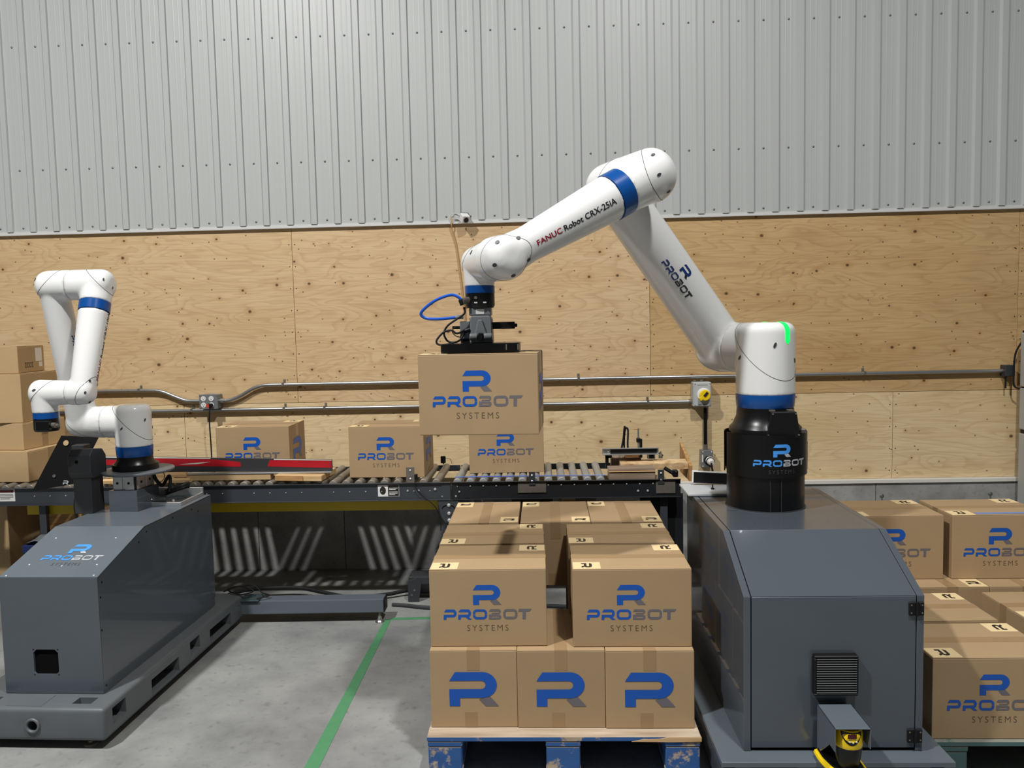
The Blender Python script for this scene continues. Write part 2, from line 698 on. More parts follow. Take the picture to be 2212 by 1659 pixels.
def cut(o, cutters):
    """subtract boxes / cylinders from a mesh"""
    for mb in cutters:
        c = mb.build('cutter', 'cavity', None)
        md = o.modifiers.new('b', 'BOOLEAN')
        md.operation = 'DIFFERENCE'
        md.solver = 'EXACT'
        md.object = c
    me = evaluated(o)
    cs = [md.object for md in o.modifiers]
    o.modifiers.clear()
    old = o.data
    o.data = me
    bpy.data.meshes.remove(old)
    for c in cs:
        bpy.data.objects.remove(c)
    return o


# ------------------------------------------------------------------ lettering


def tess(loop):
    return [tuple(t) for t in tessellate_polygon([[V((p[0], p[1], 0)) for p in loop]])]


def arc(cx, cy, rx, ry, a0, a1, n=10):
    return [(cx + rx * math.cos(rad(a0 + (a1 - a0) * k / n)), cy + ry * math.sin(rad(a0 + (a1 - a0) * k / n)))
            for k in range(n + 1)]


def mark(mi_main=0, mi_leg=1):
    """the P/R emblem, height 1, width 1.41"""
    bow = [(0, .742), (.173, 1.0)] + arc(.95, .62, .415, .38, 90, -90, 14) + \
          [(.3, .24), (.3, 0), (0, 0), (0, .5)] + arc(.92, .621, .121, .121, -90, 90, 8)
    leg = [(.846, .204), (1.173, .27), (1.41, 0), (1.027, 0)]
    return [(mi_main, bow, tess(bow)), (mi_leg, leg, tess(leg))]


def ribbon(path, w):
    vs, fs = [], []
    n = len(path)
    for i, p in enumerate(path):
        a = V(path[max(i - 1, 0)])
        b = V(path[min(i + 1, n - 1)])
        t = (b - a).normalized()
        nn = V((-t.y, t.x))
        q = V(p)
        vs += [tuple(q + nn * w / 2), tuple(q - nn * w / 2)]
    for i in range(n - 1):
        fs.append((2 * i, 2 * i + 1, 2 * i + 3, 2 * i + 2))
    return vs, fs


def probot(mi_a=0, mi_b=1):
    """the wide word mark, cap height 1; returns shape and width"""
    out = []
    t = .25
    x = 0.0

    def rib(mi, path, w=t):
        vs, fs = ribbon([(px + x, py) for px, py in path], w)
        out.append((mi, vs, fs))

    def poly(mi, pts):
        pts = [(px + x, py) for px, py in pts]
        out.append((mi, pts, tess(pts)))
    # P
    def pbow(mi):
        b = [(0.06, .74), (.24, 1.0)] + arc(.98, .62, .30, .38, 90, -90, 10) + [(.30, .24), (.26, 0), (0, 0), (.03, .48)] + \
            arc(.95, .61, .07, .13, -90, 90, 6)
        poly(mi, b)
    pbow(mi_a)
    x += 1.42
    # R
    pbow(mi_a)
    poly(mi_a, [(.72, .25), (1.06, .25), (1.36, 0), (1.0, 0)])
    x += 1.46
    # O
    for sgn in (1, -1):
        c = [(.125, .5 + sgn * .025), (.125, .5 + sgn * .14)] + \
            arc(.40, .5 + sgn * .14, .275, .235, 180, 180 - sgn * 90, 6) + \
            arc(1.0, .5 + sgn * .14, .275, .235, sgn * 90, 0, 6) + [(1.275, .5 + sgn * .025)]
        rib(mi_a, c, .23)
    x += 1.56
    # B
    poly(mi_b, [(.02, .77), (.16, 1.0)] + arc(.98, .772, .20, .228, 90, -88, 10) + [(.28, .545), (.28, .645)] + arc(.93, .7075, .0625, .0625, -90, 90, 6))
    poly(mi_b, [(0, 0), (.27, 0), (.27, .48), (.02, .48)])
    poly(mi_b, [(.27, 0)] + arc(.99, .24, .22, .24, -90, 90, 10) + [(.27, .48), (.27, .29)] + arc(.93, .24, .05, .05, 90, -90, 6) + [(.27, .19)])
    x += 1.40
    # O
    for sgn in (1, -1):
        c = [(.125, .5 + sgn * .025), (.125, .5 + sgn * .14)] + \
            arc(.40, .5 + sgn * .14, .275, .235, 180, 180 - sgn * 90, 6) + \
            arc(1.0, .5 + sgn * .14, .275, .235, sgn * 90, 0, 6) + [(1.275, .5 + sgn * .025)]
        rib(mi_b, c, .23)
    x += 1.48
    # T
    poly(mi_b, [(0, .74), (.06, 1.0), (1.30, 1.0), (1.12, .74), (.75, .74), (.72, 0), (.40, 0), (.43, .74)])
    return out, x + 1.30


_font_cache = {}


def text_shape(body, mi=0, spacing=1.0, thin=0.0):
    """built-in font lettering as triangles; returns shape with cap height 1 and its width"""
    key = (body, spacing, thin)
    if key not in _font_cache:
        cu = bpy.data.curves.new('t', 'FONT')
        cu.body = body
        cu.space_character = spacing
        cu.offset = thin
        cu.resolution_u = 3
        o = bpy.data.objects.new('t', cu)
        COL.objects.link(o)
        me = evaluated(o)
        vs = [(v.co.x, v.co.y) for v in me.vertices]
        fs = [tuple(p.vertices) for p in me.polygons]
        bpy.data.objects.remove(o)
        bpy.data.curves.remove(cu)
        bpy.data.meshes.remove(me)
        x0 = min(p[0] for p in vs)
        x1 = max(p[0] for p in vs)
        h = max(p[1] for p in vs)
        _font_cache[key] = ([((p[0] - x0) / h, p[1] / h) for p in vs], fs, (x1 - x0) / h)
    vs, fs, w = _font_cache[key]
    return [(mi, vs, fs)], w


def place(shape, sx, sy, ox, oy):
    return [(mi, [(p[0] * sx + ox, p[1] * sy + oy) for p in vs], fs) for mi, vs, fs in shape]


def logo_full(mi_blue=0, mi_grey=1, mi_sys=2, k=1.0):
    """emblem, PROBOT and SYSTEMS, laid out round x = 0, baseline of SYSTEMS at y = 0, in metres"""
    sh = place(mark(mi_blue, mi_grey), .0768 * k, .077 * k, -.054 * k, .101 * k)
    pb, w = probot(mi_blue, mi_grey)
    sh += place(pb, .337 * k / w, .040 * k, -.1685 * k, .044 * k)
    sy, w = text_shape('SYSTEMS', mi_sys, 1.35, -0.012)
    sh += place(sy, .158 * k / w, .0225 * k, -.079 * k, 0)
    return sh


def densify(shape, L):
    """split long triangles so that print can follow a curved surface"""
    out = []
    for mi, vs, fs in shape:
        nv = [tuple(p) for p in vs]
        stack = []
        for f in fs:
            for i in range(1, len(f) - 1):
                stack.append((f[0], f[i], f[i + 1]))
        mid, nf = {}, []
        while stack:
            t_ = stack.pop()
            ls = [(math.dist(nv[t_[i]], nv[t_[(i + 1) % 3]]), i) for i in range(3)]
            l, i = max(ls)
            if l < L:
                nf.append(t_)
                continue
            a_, b_, c_ = t_[i], t_[(i + 1) % 3], t_[(i + 2) % 3]
            key = (min(a_, b_), max(a_, b_))
            if key not in mid:
                mid[key] = len(nv)
                nv.append(((nv[a_][0] + nv[b_][0]) / 2, (nv[a_][1] + nv[b_][1]) / 2))
            m_ = mid[key]
            stack += [(a_, m_, c_), (m_, b_, c_)]
        out.append((mi, nv, nf))
    return out


def frame(origin, xdir, ydir):
    x = V(xdir).normalized()
    y = V(ydir).normalized()
    z = x.cross(y)
    m = Matrix((x, y, z)).transposed().to_4x4()
    m.translation = V(origin)
    return m


# ================================================================== SETTING
YW = 5.476

mb = MB()
mb.box(-9, 8, -10, 5.62, -0.05, 0)
tag(mb.build('floor', 'floor_concrete'), kind='structure')
tag(MB().box(-9, 8, -10, 5.62, 7.6, 7.65).build('ceiling', 'sill_white'), kind='structure')

wall = MB().box(-9, 8, YW + .014, YW + .13, 0, 7.6).build('wall_back', 'machine_dark')
tag(wall, kind='structure')
TM[wall.name] = Matrix.Identity(4)

# plywood sheets, each a part of the wall
ZS = 1.176
k = 0
for row, (z0, z1, seams) in enumerate([(ZS, 2.395, [-9.03, -6.59, -4.15, -1.71, .73, 3.17, 5.61, 8.0]),
                                       (.585, ZS, [-9.0, -7.401, -4.961, -2.521, -.081, 2.359, 4.8, 7.24])]):
    for xa, xb in zip(seams, seams[1:]):
        g = .0013
        mt = 'plywood_knotty' if (row == 0 and -2 < xa < 0) else ('plywood_golden' if (row == 0 and xa > .5) else ('plywood_pale' if row == 1 else 'plywood'))
        mb = MB().box(-(xb - xa) / 2 + g, (xb - xa) / 2 - g, 0, .012, -(z1 - z0) / 2 + g, (z1 - z0) / 2 - g)
        o = mb.build('plywood_sheet', mt, wall, bevel=.0008, local=True)
        o.location = ((xa + xb) / 2, YW, (z0 + z1) / 2)

# nail heads along the seams
mb = MB()
for row, (z0, z1, seams) in enumerate([(ZS, 2.39, [-4.15, -1.71, .73, 3.17]), (.6, ZS, [-2.521, -.081, 2.359])]):
    for xs in seams:
        for s in (-.02, .02):
            z = z0 + .04
            while z < z1 - .02:
                mb.cyl((xs + s, YW - .0006, z), (xs + s, YW + .003, z), .004, n=6)
                z += .15
o = mb.build('nail_head', 'matte_black', wall)
o['kind'] = 'stuff'

# ribbed steel cladding
PITCH = .1635
RIB0 = -3.481 - 6 * PITCH * 3
Z0, Z1 = 2.398, 7.55


def cladding(first, n):
    pts = []
    x = RIB0 + first * PITCH
    for i in range(n):
        a = x + i * PITCH
        # flat pan with two faint stiffeners, then the raised rib ending at a + PITCH
        pts += [(a, 0), (a + .042, 0), (a + .045, .0005), (a + .049, .0005), (a + .052, 0),
                (a + .076, 0), (a + .079, .0005), (a + .083, .0005), (a + .086, 0),
                (a + PITCH - .053, 0), (a + PITCH - .040, .016), (a + PITCH - .003, .016)]
    pts.append((x + n * PITCH, 0))
    m_ = MB()
    yb = YW - .012
    vs = [(px, yb - d, Z0) for px, d in pts] + [(px, yb - d, Z1) for px, d in pts]
    N = len(pts)
    m_.add(vs, [(i, i + 1, N + i + 1, N + i) for i in range(N - 1)])
    vs2 = [(px, yb - d + .001, Z0) for px, d in pts] + [(px, yb + .002, Z0) for px, d in pts]
    m_.add(vs2, [(i, i + 1, N + i + 1, N + i) for i in range(N - 1)])
    return m_.build('cladding_sheet', 'cladding', wall)


for c in range(15):
    cladding(c * 6, 6)
mb = MB()
for z in (2.425, 2.818, 3.645, 4.45):
    for i in range(90):
        x = RIB0 + i * PITCH + .064
        mb.lathe([(0.0075, 0), (.0065, .003), (.003, .0055), (0, .006)], (x, YW - .012, z), (0, -1, 0), 8)
o = mb.build('cladding_screw', 'screw_grey', wall, smooth=True)
o['kind'] = 'stuff'

mb = MB().box(-9, 8, YW - .020, YW + .013, 2.374, 2.398).box(-9, 8, YW - .026, YW - .020, 2.374, 2.384)
tag(mb.build('trim_1', 'cladding_trim', bevel=.001), kind='structure')

# concrete foundation wall: formwork panels with narrow joints
fw = MB().box(-9, 8, YW + .004, YW + .02, 0, .56).build('wall_lower', 'wall_concrete')
tag(fw, kind='structure')
TM[fw.name] = Matrix.Identity(4)
xs = [-9, -6.6, -5.37, -4.15, -2.93, -2.02, -1.41, -.2, 1.02, 2.24, 3.3, 5.6, 8]
for xa, xb in zip(xs, xs[1:]):
    MB().box(xa + .002, xb - .002, YW - .03, YW + .004, 0, .56).build('concrete_panel', 'wall_concrete', fw, bevel=.002)
mb = MB()
for x, z in ((2.28, .47), (3.0, .475), (2.62, .40)):
    mb.lathe([(.016, 0), (.010, .003), (.004, .005), (0, .006)], (x, YW - .03, z), (0, -1, 0), 9)
    mb.box(x - .004, x + .004, YW - .032, YW - .03, .32, z)
mb.build('form_tie', 'screw_grey', fw)
mb = MB().box(-9, 8, YW - .045, YW + .012, .56, .585)
tag(mb.build('trim_2', 'sill_white', bevel=.002), kind='structure')

# green floor tape
mb = MB().prism([(-.947, 2.60), (-.885, 2.60), (-.905, 4.47), (-.943, 4.47)], .0, .0015, 'xy')
tag(mb.build('floor_tape', 'tape_green'), 'long green tape line on the concrete floor left of the blue pallet', 'tape')
mb = MB().prism([(-.905, 4.46), (.30, 4.52), (.30, 4.555), (-.905, 4.497)], .0, .0015, 'xy')
tag(mb.build('floor_tape', 'tape_green'), 'short green tape line on the floor running right behind the blue pallet', 'tape')

# ================================================================== ROBOTS


def seam(name, bvh, c, nrm, parent, r=.0013, n=72, mat='seam_dark'):
    """hairline joint: where a plane through c cuts the housing"""
    u, w, a = basis(nrm)
    pts = []
    for k in range(n):
        t = 2 * PI * k / n
        d = u * math.cos(t) + w * math.sin(t)
        h = bvh.ray_cast(V(c), d, .6)
        if h[0] is None:
            return None
        pts.append(h[0] + d * (r * -.25))
    return MB().tube(pts, r, 6, closed=True).build(name, mat, parent, smooth=True)


def cap_screw(bvh, c, d, parent, size=.009, stretch=1.6, along=None):
    d = V(d).normalized()
    h = bvh.ray_cast(V(c), d, .6)
    if h[0] is None:
        return
    n = h[1]
    if n.dot(d) < 0:
        n = -n
    u = V(along) if along is not None else V((0, 0, 1))
    u = (u - n * u.dot(n))
    if u.length < 1e-4:
        u = basis(n)[0]
    u.normalize()
    w = n.cross(u)
    mb = MB()
    N = 14
    vs = [h[0] + n * .0022 + u * (size * stretch * math.cos(2 * PI * k / N)) + w * (size * math.sin(2 * PI * k / N)) for k in range(N)]
    vs += [p - n * .006 for p in vs]
    mb.add(vs, [tuple(range(N)), tuple(reversed(range(N, 2 * N)))] + [(k, (k + 1) % N, N + (k + 1) % N, N + k) for k in range(N)])
    mb.build('cap_screw', 'fastener_dark', parent)


def wrap_decal(shape, bvh, A, axis, out, R, mats, name, parent, lift=.0012):
    """print a flat shape (x along the axis, y round the tube) onto a housing"""
    a = V(axis).normalized()
    e = V(out)
    e = (e - a * e.dot(a)).normalized()
    side = e.cross(a)
    mb = MB()
    for mi, vs, fs in densify(shape, .012):
        P = []
        for x, y in vs:
            th = y / R
            d = e * math.cos(th) + side * math.sin(th)
            o = V(A) + a * x
            h = bvh.ray_cast(o + d * .4, -d, .4)
            P.append((h[0] if h[0] is not None else o + d * R) + d * lift)
        mb.add(P, fs, mi)
    return mb.build(name, mats, parent)


def robot(name, label, J1, bz, ring, top, d2, sd, s_seam, E1, E2, J5, J6, R, voxel, text_up, low_logo, led, wrist_ring, flange):
    """six-axis white arm; J1 = shoulder centre, d2 = direction of the second axis"""
    J1, E1, E2, J5, J6, d2 = map(V, (J1, E1, E2, J5, J6, d2))
    d2 = d2.normalized()
    t = thing(name, label, 'robot', (J1.x, J1.y, bz))
    ro = []
    up = V((0, 0, 1))
    P = J1 + d2 * sd
    # base and ring
    zb, zt = ring
    mb = MB().lathe([(R['base'], bz), (R['base'], bz + R['base'] * .22), (R['base'] * .985, bz + R['base'] * .26),
                     (R['base'] * .90, bz + (zb - bz) * .42), (R['ring'] * 1.02, bz + (zb - bz) * .72), (R['ring'], zb)], (J1.x, J1.y, 0), n=56)
    base = mb.build('base', 'robot_black', t, smooth=True)
    MB().lathe([(R['ring'], zb), (R['ring'] + .002, zb + .004), (R['j1'] + .0008, zt - .006), (R['j1'], zt)], (J1.x, J1.y, 0), n=56).build('blue_ring', 'robot_blue', t, smooth=True)
    # shoulder
    mb = MB().rcyl((J1.x, J1.y, zt - .002), (J1.x, J1.y, top), R['j1'], R['j1'], 0, R['j1'] * .34)
    mb.rcyl(J1, J1 + d2 * s_seam, R['j2'], R['j2'])
    sh, b1 = shell('shoulder_housing', mb, 'shell_white', t, voxel)
    seam('seam_line', b1, J1 + V((0, 0, -R['j1'] * .10)), (up - d2 * 1.0), t)
    for ang, zz in ((-25, .12), (30, -.42), (-100, -.3), (75, .2)):
        dd = Matrix.Rotation(rad(ang), 3, 'Z') @ (-d2)
        cap_screw(b1, J1 + up * (zz * R['j1']), dd, t, R['j1'] * .045, 2.2, (-d2 + up))
    # lower arm
    a1 = (E1 - P).normalized()
    mb = MB().rcyl(J1 + d2 * (s_seam + .0015), P + d2 * R['low'] * 1.02, R['j2'], R['low'] * 1.02, 0, R['low'] * .75)
    mb.rcyl(P - a1 * R['low'] * .9, E1 + a1 * R['elb'] * .88, R['low'] * 1.0, R['low'] * .90, R['low'] * .75, R['low'] * .7)
    e_seam = E1 + (E2 - E1) * .42
    far = d2 * R['elb'] * .98
    mb.rcyl(e_seam, E1 + far, R['elb'], R['elb'] * .97, 0, R['elb'] * .75)
    la, b2 = shell('lower_arm', mb, 'shell_white', t, voxel, 22)
    seam('seam_line', b2, E1 + d2 * R['elb'] * .15 + a1 * R['elb'] * .15, (d2 + a1), t)
    seam('seam_line', b2, P + d2 * R['low'] * .15 - a1 * R['low'] * .25, (d2 - a1), t)
    for ang in (-40, 40):
        dd = Matrix.Rotation(rad(ang), 3, a1) @ (d2 + a1 * .6)
        cap_screw(b2, E1, dd, t, R['elb'] * .06, 1.8, a1)
    # elbow and forearm
    a2 = (J5 - E2).normalized()
    near = -d2 * R['elb'] * R.get('near', 1.0)
    L2 = (J5 - E2).length
    band0, band1 = R['band']
    mb = MB().rcyl(e_seam - d2 * .0015, E2 + near, R['elb'] * .99, R['elb'] * .99, 0, R['elb'] * .72)
    mb.rcyl(E2 - a2 * R['elb'] * .92, E2 + a2 * band0, R['elb'] * .97, R['up0'] * 1.01, R['elb'] * .75, 0)
    el, b3 = shell('elbow_housing', mb, 'shell_white', t, voxel, 14)
    seam('seam_line', b3, E2 - d2 * R['elb'] * .12 - a2 * R['elb'] * .12, (d2 + a2), t)
    for ang in (-55, 0, 60, 120):
        dd = Matrix.Rotation(rad(ang), 3, (-d2 - a2).normalized()) @ (-d2 * 1.0 + a2 * .25)
        cap_screw(b3, E2, dd, t, R['elb'] * .05, 1.8, a2)
    MB().lathe([(R['up0'] * 1.012, band0 - .001), (R['up0'] * 1.012, band1)], E2, a2, 64).build('blue_band', 'robot_blue', t, smooth=True)
    mb = MB().rcyl(E2 + a2 * band1, E2 + a2 * (L2 * .98), R['up0'], R['up1'])
    mb.rcyl(J5 - a2 * R['j5'] * 2.1, J5 + a2 * R['j5'] * .86, R['up1'] * .98, R['j5'] * .93, 0, R['j5'] * .72)
    j5n = (J6 - J5)
    j5n.z = 0
    j5n.normalize()
    mb.rcyl(J5 - j5n * R['j5'] * .95, J5 + j5n * R['j5'] * .95, R['j5'] * .98, R['j5'], R['j5'] * .72, 0)
    fo, b4 = shell('forearm', mb, 'shell_white', t, voxel, 20)
    seam('seam_line', b4, J5 - j5n * R['j5'] * .22 + a2 * R['j5'] * .12, (j5n * 1.0 - a2 * .55), t)
    for ang in (0, 72, 144, 216, 288):
        dd = Matrix.Rotation(rad(ang), 3, j5n) @ (a2 * 1.0) - j5n * .85
        cap_screw(b4, J5, dd, t, R['j5'] * .085, 1.25, a2)
    # wrist
    J6e = V((J6.x, J6.y, J5.z))
    zr0, zr1 = wrist_ring
    mb = MB().rcyl(J5 + j5n * R['j5'] * .96, J6e + j5n * R['j6'] * 1.05, R['j5'] * .93, R['j6'] * 1.12, 0, R['j6'] * .7)
    mb.rcyl(J6e + up * R['j6'] * .2, V((J6.x, J6.y, zr1)), R['j6'] * 1.12, R['j6'])
    wr, b5 = shell('wrist_housing', mb, 'shell_white', t, voxel * .8)
    seam('seam_line', b5, J6e + j5n * R['j6'] * .12, (j5n + up), t)
    cap_screw(b5, J6e, (-j5n.y * -1 if False else -.2, -1, .3), t, R['j6'] * .08, 2.0, (1, 0, .4))
    MB().cyl((J6.x, J6.y, zr0), (J6.x, J6.y, zr1 + .001), R['j6'] * 1.01, n=48).build('blue_ring', 'robot_blue', t, smooth=True)
    mb = MB().lathe([(R['j6'] * .99, zr0), (R['j6'] * .99, flange + .01), (R['j6'] * .9, flange)], (J6.x, J6.y, 0), n=48)
    fl = mb.build('flange', 'robot_black', t, smooth=True)
    # print
    sh_, w = text_up
    mats = ['ink_red', 'arm_black_ink']
    wrap_decal(sh_, b4, *w, mats, 'arm_lettering', t)
    sh_, w = low_logo
    wrap_decal(sh_, b2, *w, ['arm_blue_ink', 'arm_black_ink'], 'arm_logo', t)
    return t, base, fl, (b1, b2, b3, b4, b5)


def arm_text(h, model, wide=1.0):
    a, wa = text_shape('FANUC', 0, 1.04, .018)
    b, wb = text_shape('Robot ' + model, 1, 1.04, .018)
    wtot = wa + .45 + wb
    sh_ = place(a, h, h, 0, 0) + place(b, h, h, (wa + .45) * h, 0)
    return [(mi, [((x - wtot * h / 2) * wide, y - h / 2) for x, y in vs], fs) for mi, vs, fs in sh_]


def arm_mark(k):
    pb, w = probot(0, 1)
    n_a = 5   # P, R(2), O(2) pieces stay blue
    sh_ = place(pb, .80 * k / w, .105 * k, -.40 * k, -.06 * k)
    sh_ += place(mark(0, 1), .155 * k, .155 * k, -.11 * k, .10 * k)
    return sh_


# ---- right robot
d2R = V((-.469, .883, 0))
JR = V((.942, 3.43, 1.557))
PR = JR + d2R * .268
E1R = V((.300, 3.380, 2.238))
E2R = E1R - d2R * .255
J6R = V((-.238, 3.075, 1.80))
J5R = V((-.136, 2.885, 1.918))
RR = dict(base=.150, ring=.117, j1=.122, j2=.111, low=.109, elb=.106, up0=.090, up1=.062, j5=.083, j6=.057, band=(.135, .195), near=.85)
a1R = (E1R - PR).normalized()
a2R = (J5R - E2R).normalized()
camv = V((0, 0, 1.67))
midF = E2R + a2R * .405
midL = PR + a1R * .44
txt = (arm_text(.0205, 'CRX-25iA', 1.12), (midF, -a2R, (camv - midF).normalized() + V((0, 0, -.20)), .075))
sideR = a1R.cross((camv - midL).normalized())
lowl = (arm_mark(.26), (midL, -a1R, (camv - midL).normalized() + V((.04, 0, .04)), .095))
rr, rbase, rfl, bv = robot('jointed_robot', 'large white six-axis robot arm with blue bands standing on the black riser', JR, 1.185, (1.308, 1.363), 1.666, d2R, .268, .155,
                           E1R, E2R, J5R, J6R, RR, .005, txt, lowl, True, (1.801, 1.827), 1.745)
# green status light: over the top edge of the shoulder and down its side
dirL = V((.511, -.856, 0)).normalized()
pts, wid = [], []
b1 = bv[0]
tang = V((0, 0, 1)).cross(dirL).normalized()
vs, fs = [], []
prof = []
for k in range(9):
    prof.append((V((JR.x, JR.y, 1.6)) + dirL * (-.020 + .016 * k), V((0, 0, 1))))
for k in range(5):
    t_ = PI / 2 * (k + 1) / 6
    prof.append((V((JR.x, JR.y, 1.625)) + dirL * .082, V((dirL.x * math.sin(t_), dirL.y * math.sin(t_), math.cos(t_)))))
for k in range(7):
    prof.append((V((JR.x, JR.y, 1.625 - .0085 * k)), dirL))
N = len(prof)
for i, (o_, d_) in enumerate(prof):
    hw = .0135 * math.sin(min(1, (N - 1 - i) / 2.0) * PI / 2 + .02) * min(1, .45 + i * .1)
    for s in (-1, 1):
        h = b1.ray_cast(o_ + tang * (s * hw), d_, .4)
        p = h[0] if h[0] is not None else o_ + d_ * .12
        vs.append(p + d_ * .0015)
for i in range(N - 1):
    fs.append((2 * i, 2 * i + 1, 2 * i + 3, 2 * i + 2))
MB().add(vs, fs).build('status_light', 'led_green', rr)
# connector box on the base
cx, cy = JR.x + .035, JR.y - .105
MB().prism([(cx - .072, 1.19), (cx + .068, 1.19), (cx + .052, 1.30), (cx - .050, 1.30)], cy - .045, cy + .04, 'xz').build('connector_cover', 'matte_black', rbase, bevel=.003)
for sx in (-.040, .035):
    MB().box(cx + sx - .012, cx + sx + .012, cy - .02, cy + .01, 1.300, 1.306).build('connector_clip', 'steel_worn', rbase)
for sx, z in ((-.045, 1.292), (.048, 1.292), (-.063, 1.205), (.06, 1.205)):
    MB().cyl((cx + sx, cy - .048, z), (cx + sx, cy - .040, z), .0035, n=8).build('cover_screw', 'steel_bright', rbase)
for ang in (-.105, .098):
    MB().box(cx + ang - .012, cx + ang + .012, cy + .01, cy + .03, 1.20, 1.222).build('mount_bolt', 'steel_worn', rbase, bevel=.004)
# flange sockets
MB().cyl((J6R.x - .012, J6R.y - .06, 1.783), (J6R.x - .012, J6R.y - .05, 1.783), .006, n=12).build('socket', 'steel_worn', rfl)
for sx in (-.012, .022):
    MB().box(J6R.x + sx - .006, J6R.x + sx + .006, J6R.y - .0585, J6R.y - .05, 1.762, 1.767).build('flange_label', 'white_plastic', rfl)
MB().cyl((J6R.x - .040, J6R.y - .035, 1.775), (J6R.x - .064, J6R.y - .055, 1.770), .013, n=14).build('cable_connector', 'steel_worn', rfl)

# ---- left robot (smaller, folded)
JL = V((-2.11, 4.0, 1.229))
E1L = V((-2.372, 3.815, 1.918))
E2L = V((-2.149, 3.815, 1.918))
J5L = V((-2.149, 3.632, 1.410))
J6L = V((-2.330, 3.632, 1.33))
RL = dict(base=.111, ring=.085, j1=.0885, j2=.083, low=.073, elb=.075, up0=.069, up1=.056, j5=.060, j6=.0555, band=(.095, .140))
a1L = (E1L - V((-2.372, 4.0, 1.229))).normalized()
a2L = (J5L - E2L).normalized()
txt = (arm_text(.022, 'CRX-10iA/L'), (E2L + a2L * .30, -a2L, V((.97, .19, 0)), .063))
lowl = (arm_mark(.20), (V((-2.372, 4.0, 1.229)) + a1L * .39, -a1L, V((.88, -.38, 0)), .07))
robot('jointed_robot', 'smaller white folded robot arm standing on the round grey disc at left', JL, .985, (1.052, 1.104), 1.317, V((-1, 0, 0)), .262, .135,
      E1L, E2L, J5L, J6L, RL, .005, txt, lowl, False, (1.292, 1.318), 1.232)
lr = [o for o in bpy.data.objects if o.name.startswith('jointed_robot')][-1]
lfl = [o for o in lr.children if o.name.startswith('flange')][0]
MB().cyl((J6L.x + .045, J6L.y - .03, 1.262), (J6L.x + .075, J6L.y - .045, 1.262), .012, n=14).cyl((J6L.x + .07, J6L.y - .042, 1.262), (J6L.x + .088, J6L.y - .05, 1.262), .006, n=10).build('cable_connector', 'steel_worn', lfl, smooth=True)
MB().box(J6L.x - .02, J6L.x + .045, J6L.y - .058, J6L.y - .02, 1.236, 1.285).build('socket_block', 'robot_black', lfl, bevel=.004)

# ================================================================== RIGHT MACHINE
BX0, BX1, BY0, BZ = .576, 1.35, 2.62, .19
t = thing('machine_base', 'wide dark grey base plinth under the right cabinet with a scanner in front', 'base', (.96, 3.2, 0))
MB().box(BX0, BX1, BY0, 3.95, .17, BZ).build('top_plate', 'machine_grey_light', t, bevel=.002)
pl = MB().box(BX0 + .02, BX1 - .02, BY0 + .02, 3.93, .02, .17).build('plinth', 'machine_grey', t, bevel=.004)
for x0, x1 in ((.68, .84), (1.08, 1.26)):
    MB().prism([(x0, .05), (x1, .05), (x1, .155), (x0 + (.03 if x0 > 1 else 0), .155), (x0, .145)], BY0 + .010, BY0 + .021, 'xz').build('skirt_panel', 'machine_grey_light', t, bevel=.003)
for x in (.605, 1.30):
    MB().box(x - .02, x + .02, BY0 + .005, BY0 + .03, .03, .165).build('corner_guard', 'matte_black', t, bevel=.004)
for x in (.62, 1.31):
    for y in (2.7, 3.85):
        MB().lathe([(.03, 0), (.03, .008), (.012, .014), (.012, .03)], (x, y, 0), n=16).build('foot', 'steel_worn', t)

CX0, CX1, CYF, CYC, CYB = .667, 1.272, 2.69, 3.00, 3.76
ZB, ZF, ZT = .19, .735, .885
t = thing('robot_cabinet', 'grey sheet metal cabinet with a hinged door and sloped front under the large robot', 'cabinet', (.97, 3.2, ZB))
prof = [(CYF, ZB), (CYF, ZF), (CYC, ZT), (CYB, ZT), (CYB, ZB)]
inn = [(CYF + .012, ZB), (CYF + .012, ZF - .008), (CYC + .004, ZT - .012), (CYB - .01, ZT - .012), (CYB - .01, ZB)]
MB().prism(inn, CX0 + .02, CX1 - .02).build('inner_frame', 'cavity', t)
MB().prism(prof, CX0, CX0 + .024).build('side_panel', 'machine_grey', t, bevel=.002)
MB().prism(prof, CX1 - .024, CX1).build('side_panel', 'machine_grey', t, bevel=.002)
a, b = CX0 + .027, CX1 - .027
door = MB().box(a, b, CYF, CYF + .012, ZB + .012, ZF - .002).build('door', 'machine_grey', t, bevel=.0015)
nx = V((0, -(ZT - ZF), CYC - CYF)).normalized()
MB().prism([(CYF, ZF), (CYC, ZT), (CYC + .003, ZT - .012), (CYF + .012, ZF - .012)], a, b).build('sloped_panel', 'machine_grey', t, bevel=.001)
MB().box(a, b, CYC + .001, CYB, ZT - .012, ZT).build('top_panel', 'machine_grey', t, bevel=.001)
for z0, z1 in ((.667, .714), (.222, .270)):
    h = MB().box(1.219, 1.243, CYF - .007, CYF, z0, z1).box(1.246, 1.269, CYF - .007, CYF, z0, z1).build('hinge', 'matte_black', t, bevel=.002)
    MB().cyl((1.2445, CYF - .008, z0), (1.2445, CYF - .008, z1), .005, n=12).build('hinge_pin', 'matte_black', h, smooth=True)
    for x in (1.226, 1.262):
        for z in (z0 + .01, z1 - .01):
            MB().cyl((x, CYF - .0085, z), (x, CYF - .006, z), .0028, n=8).build('hinge_screw', 'steel_worn', h)
vx0, vx1, vz0, vz1 = .897, 1.045, .398, .538
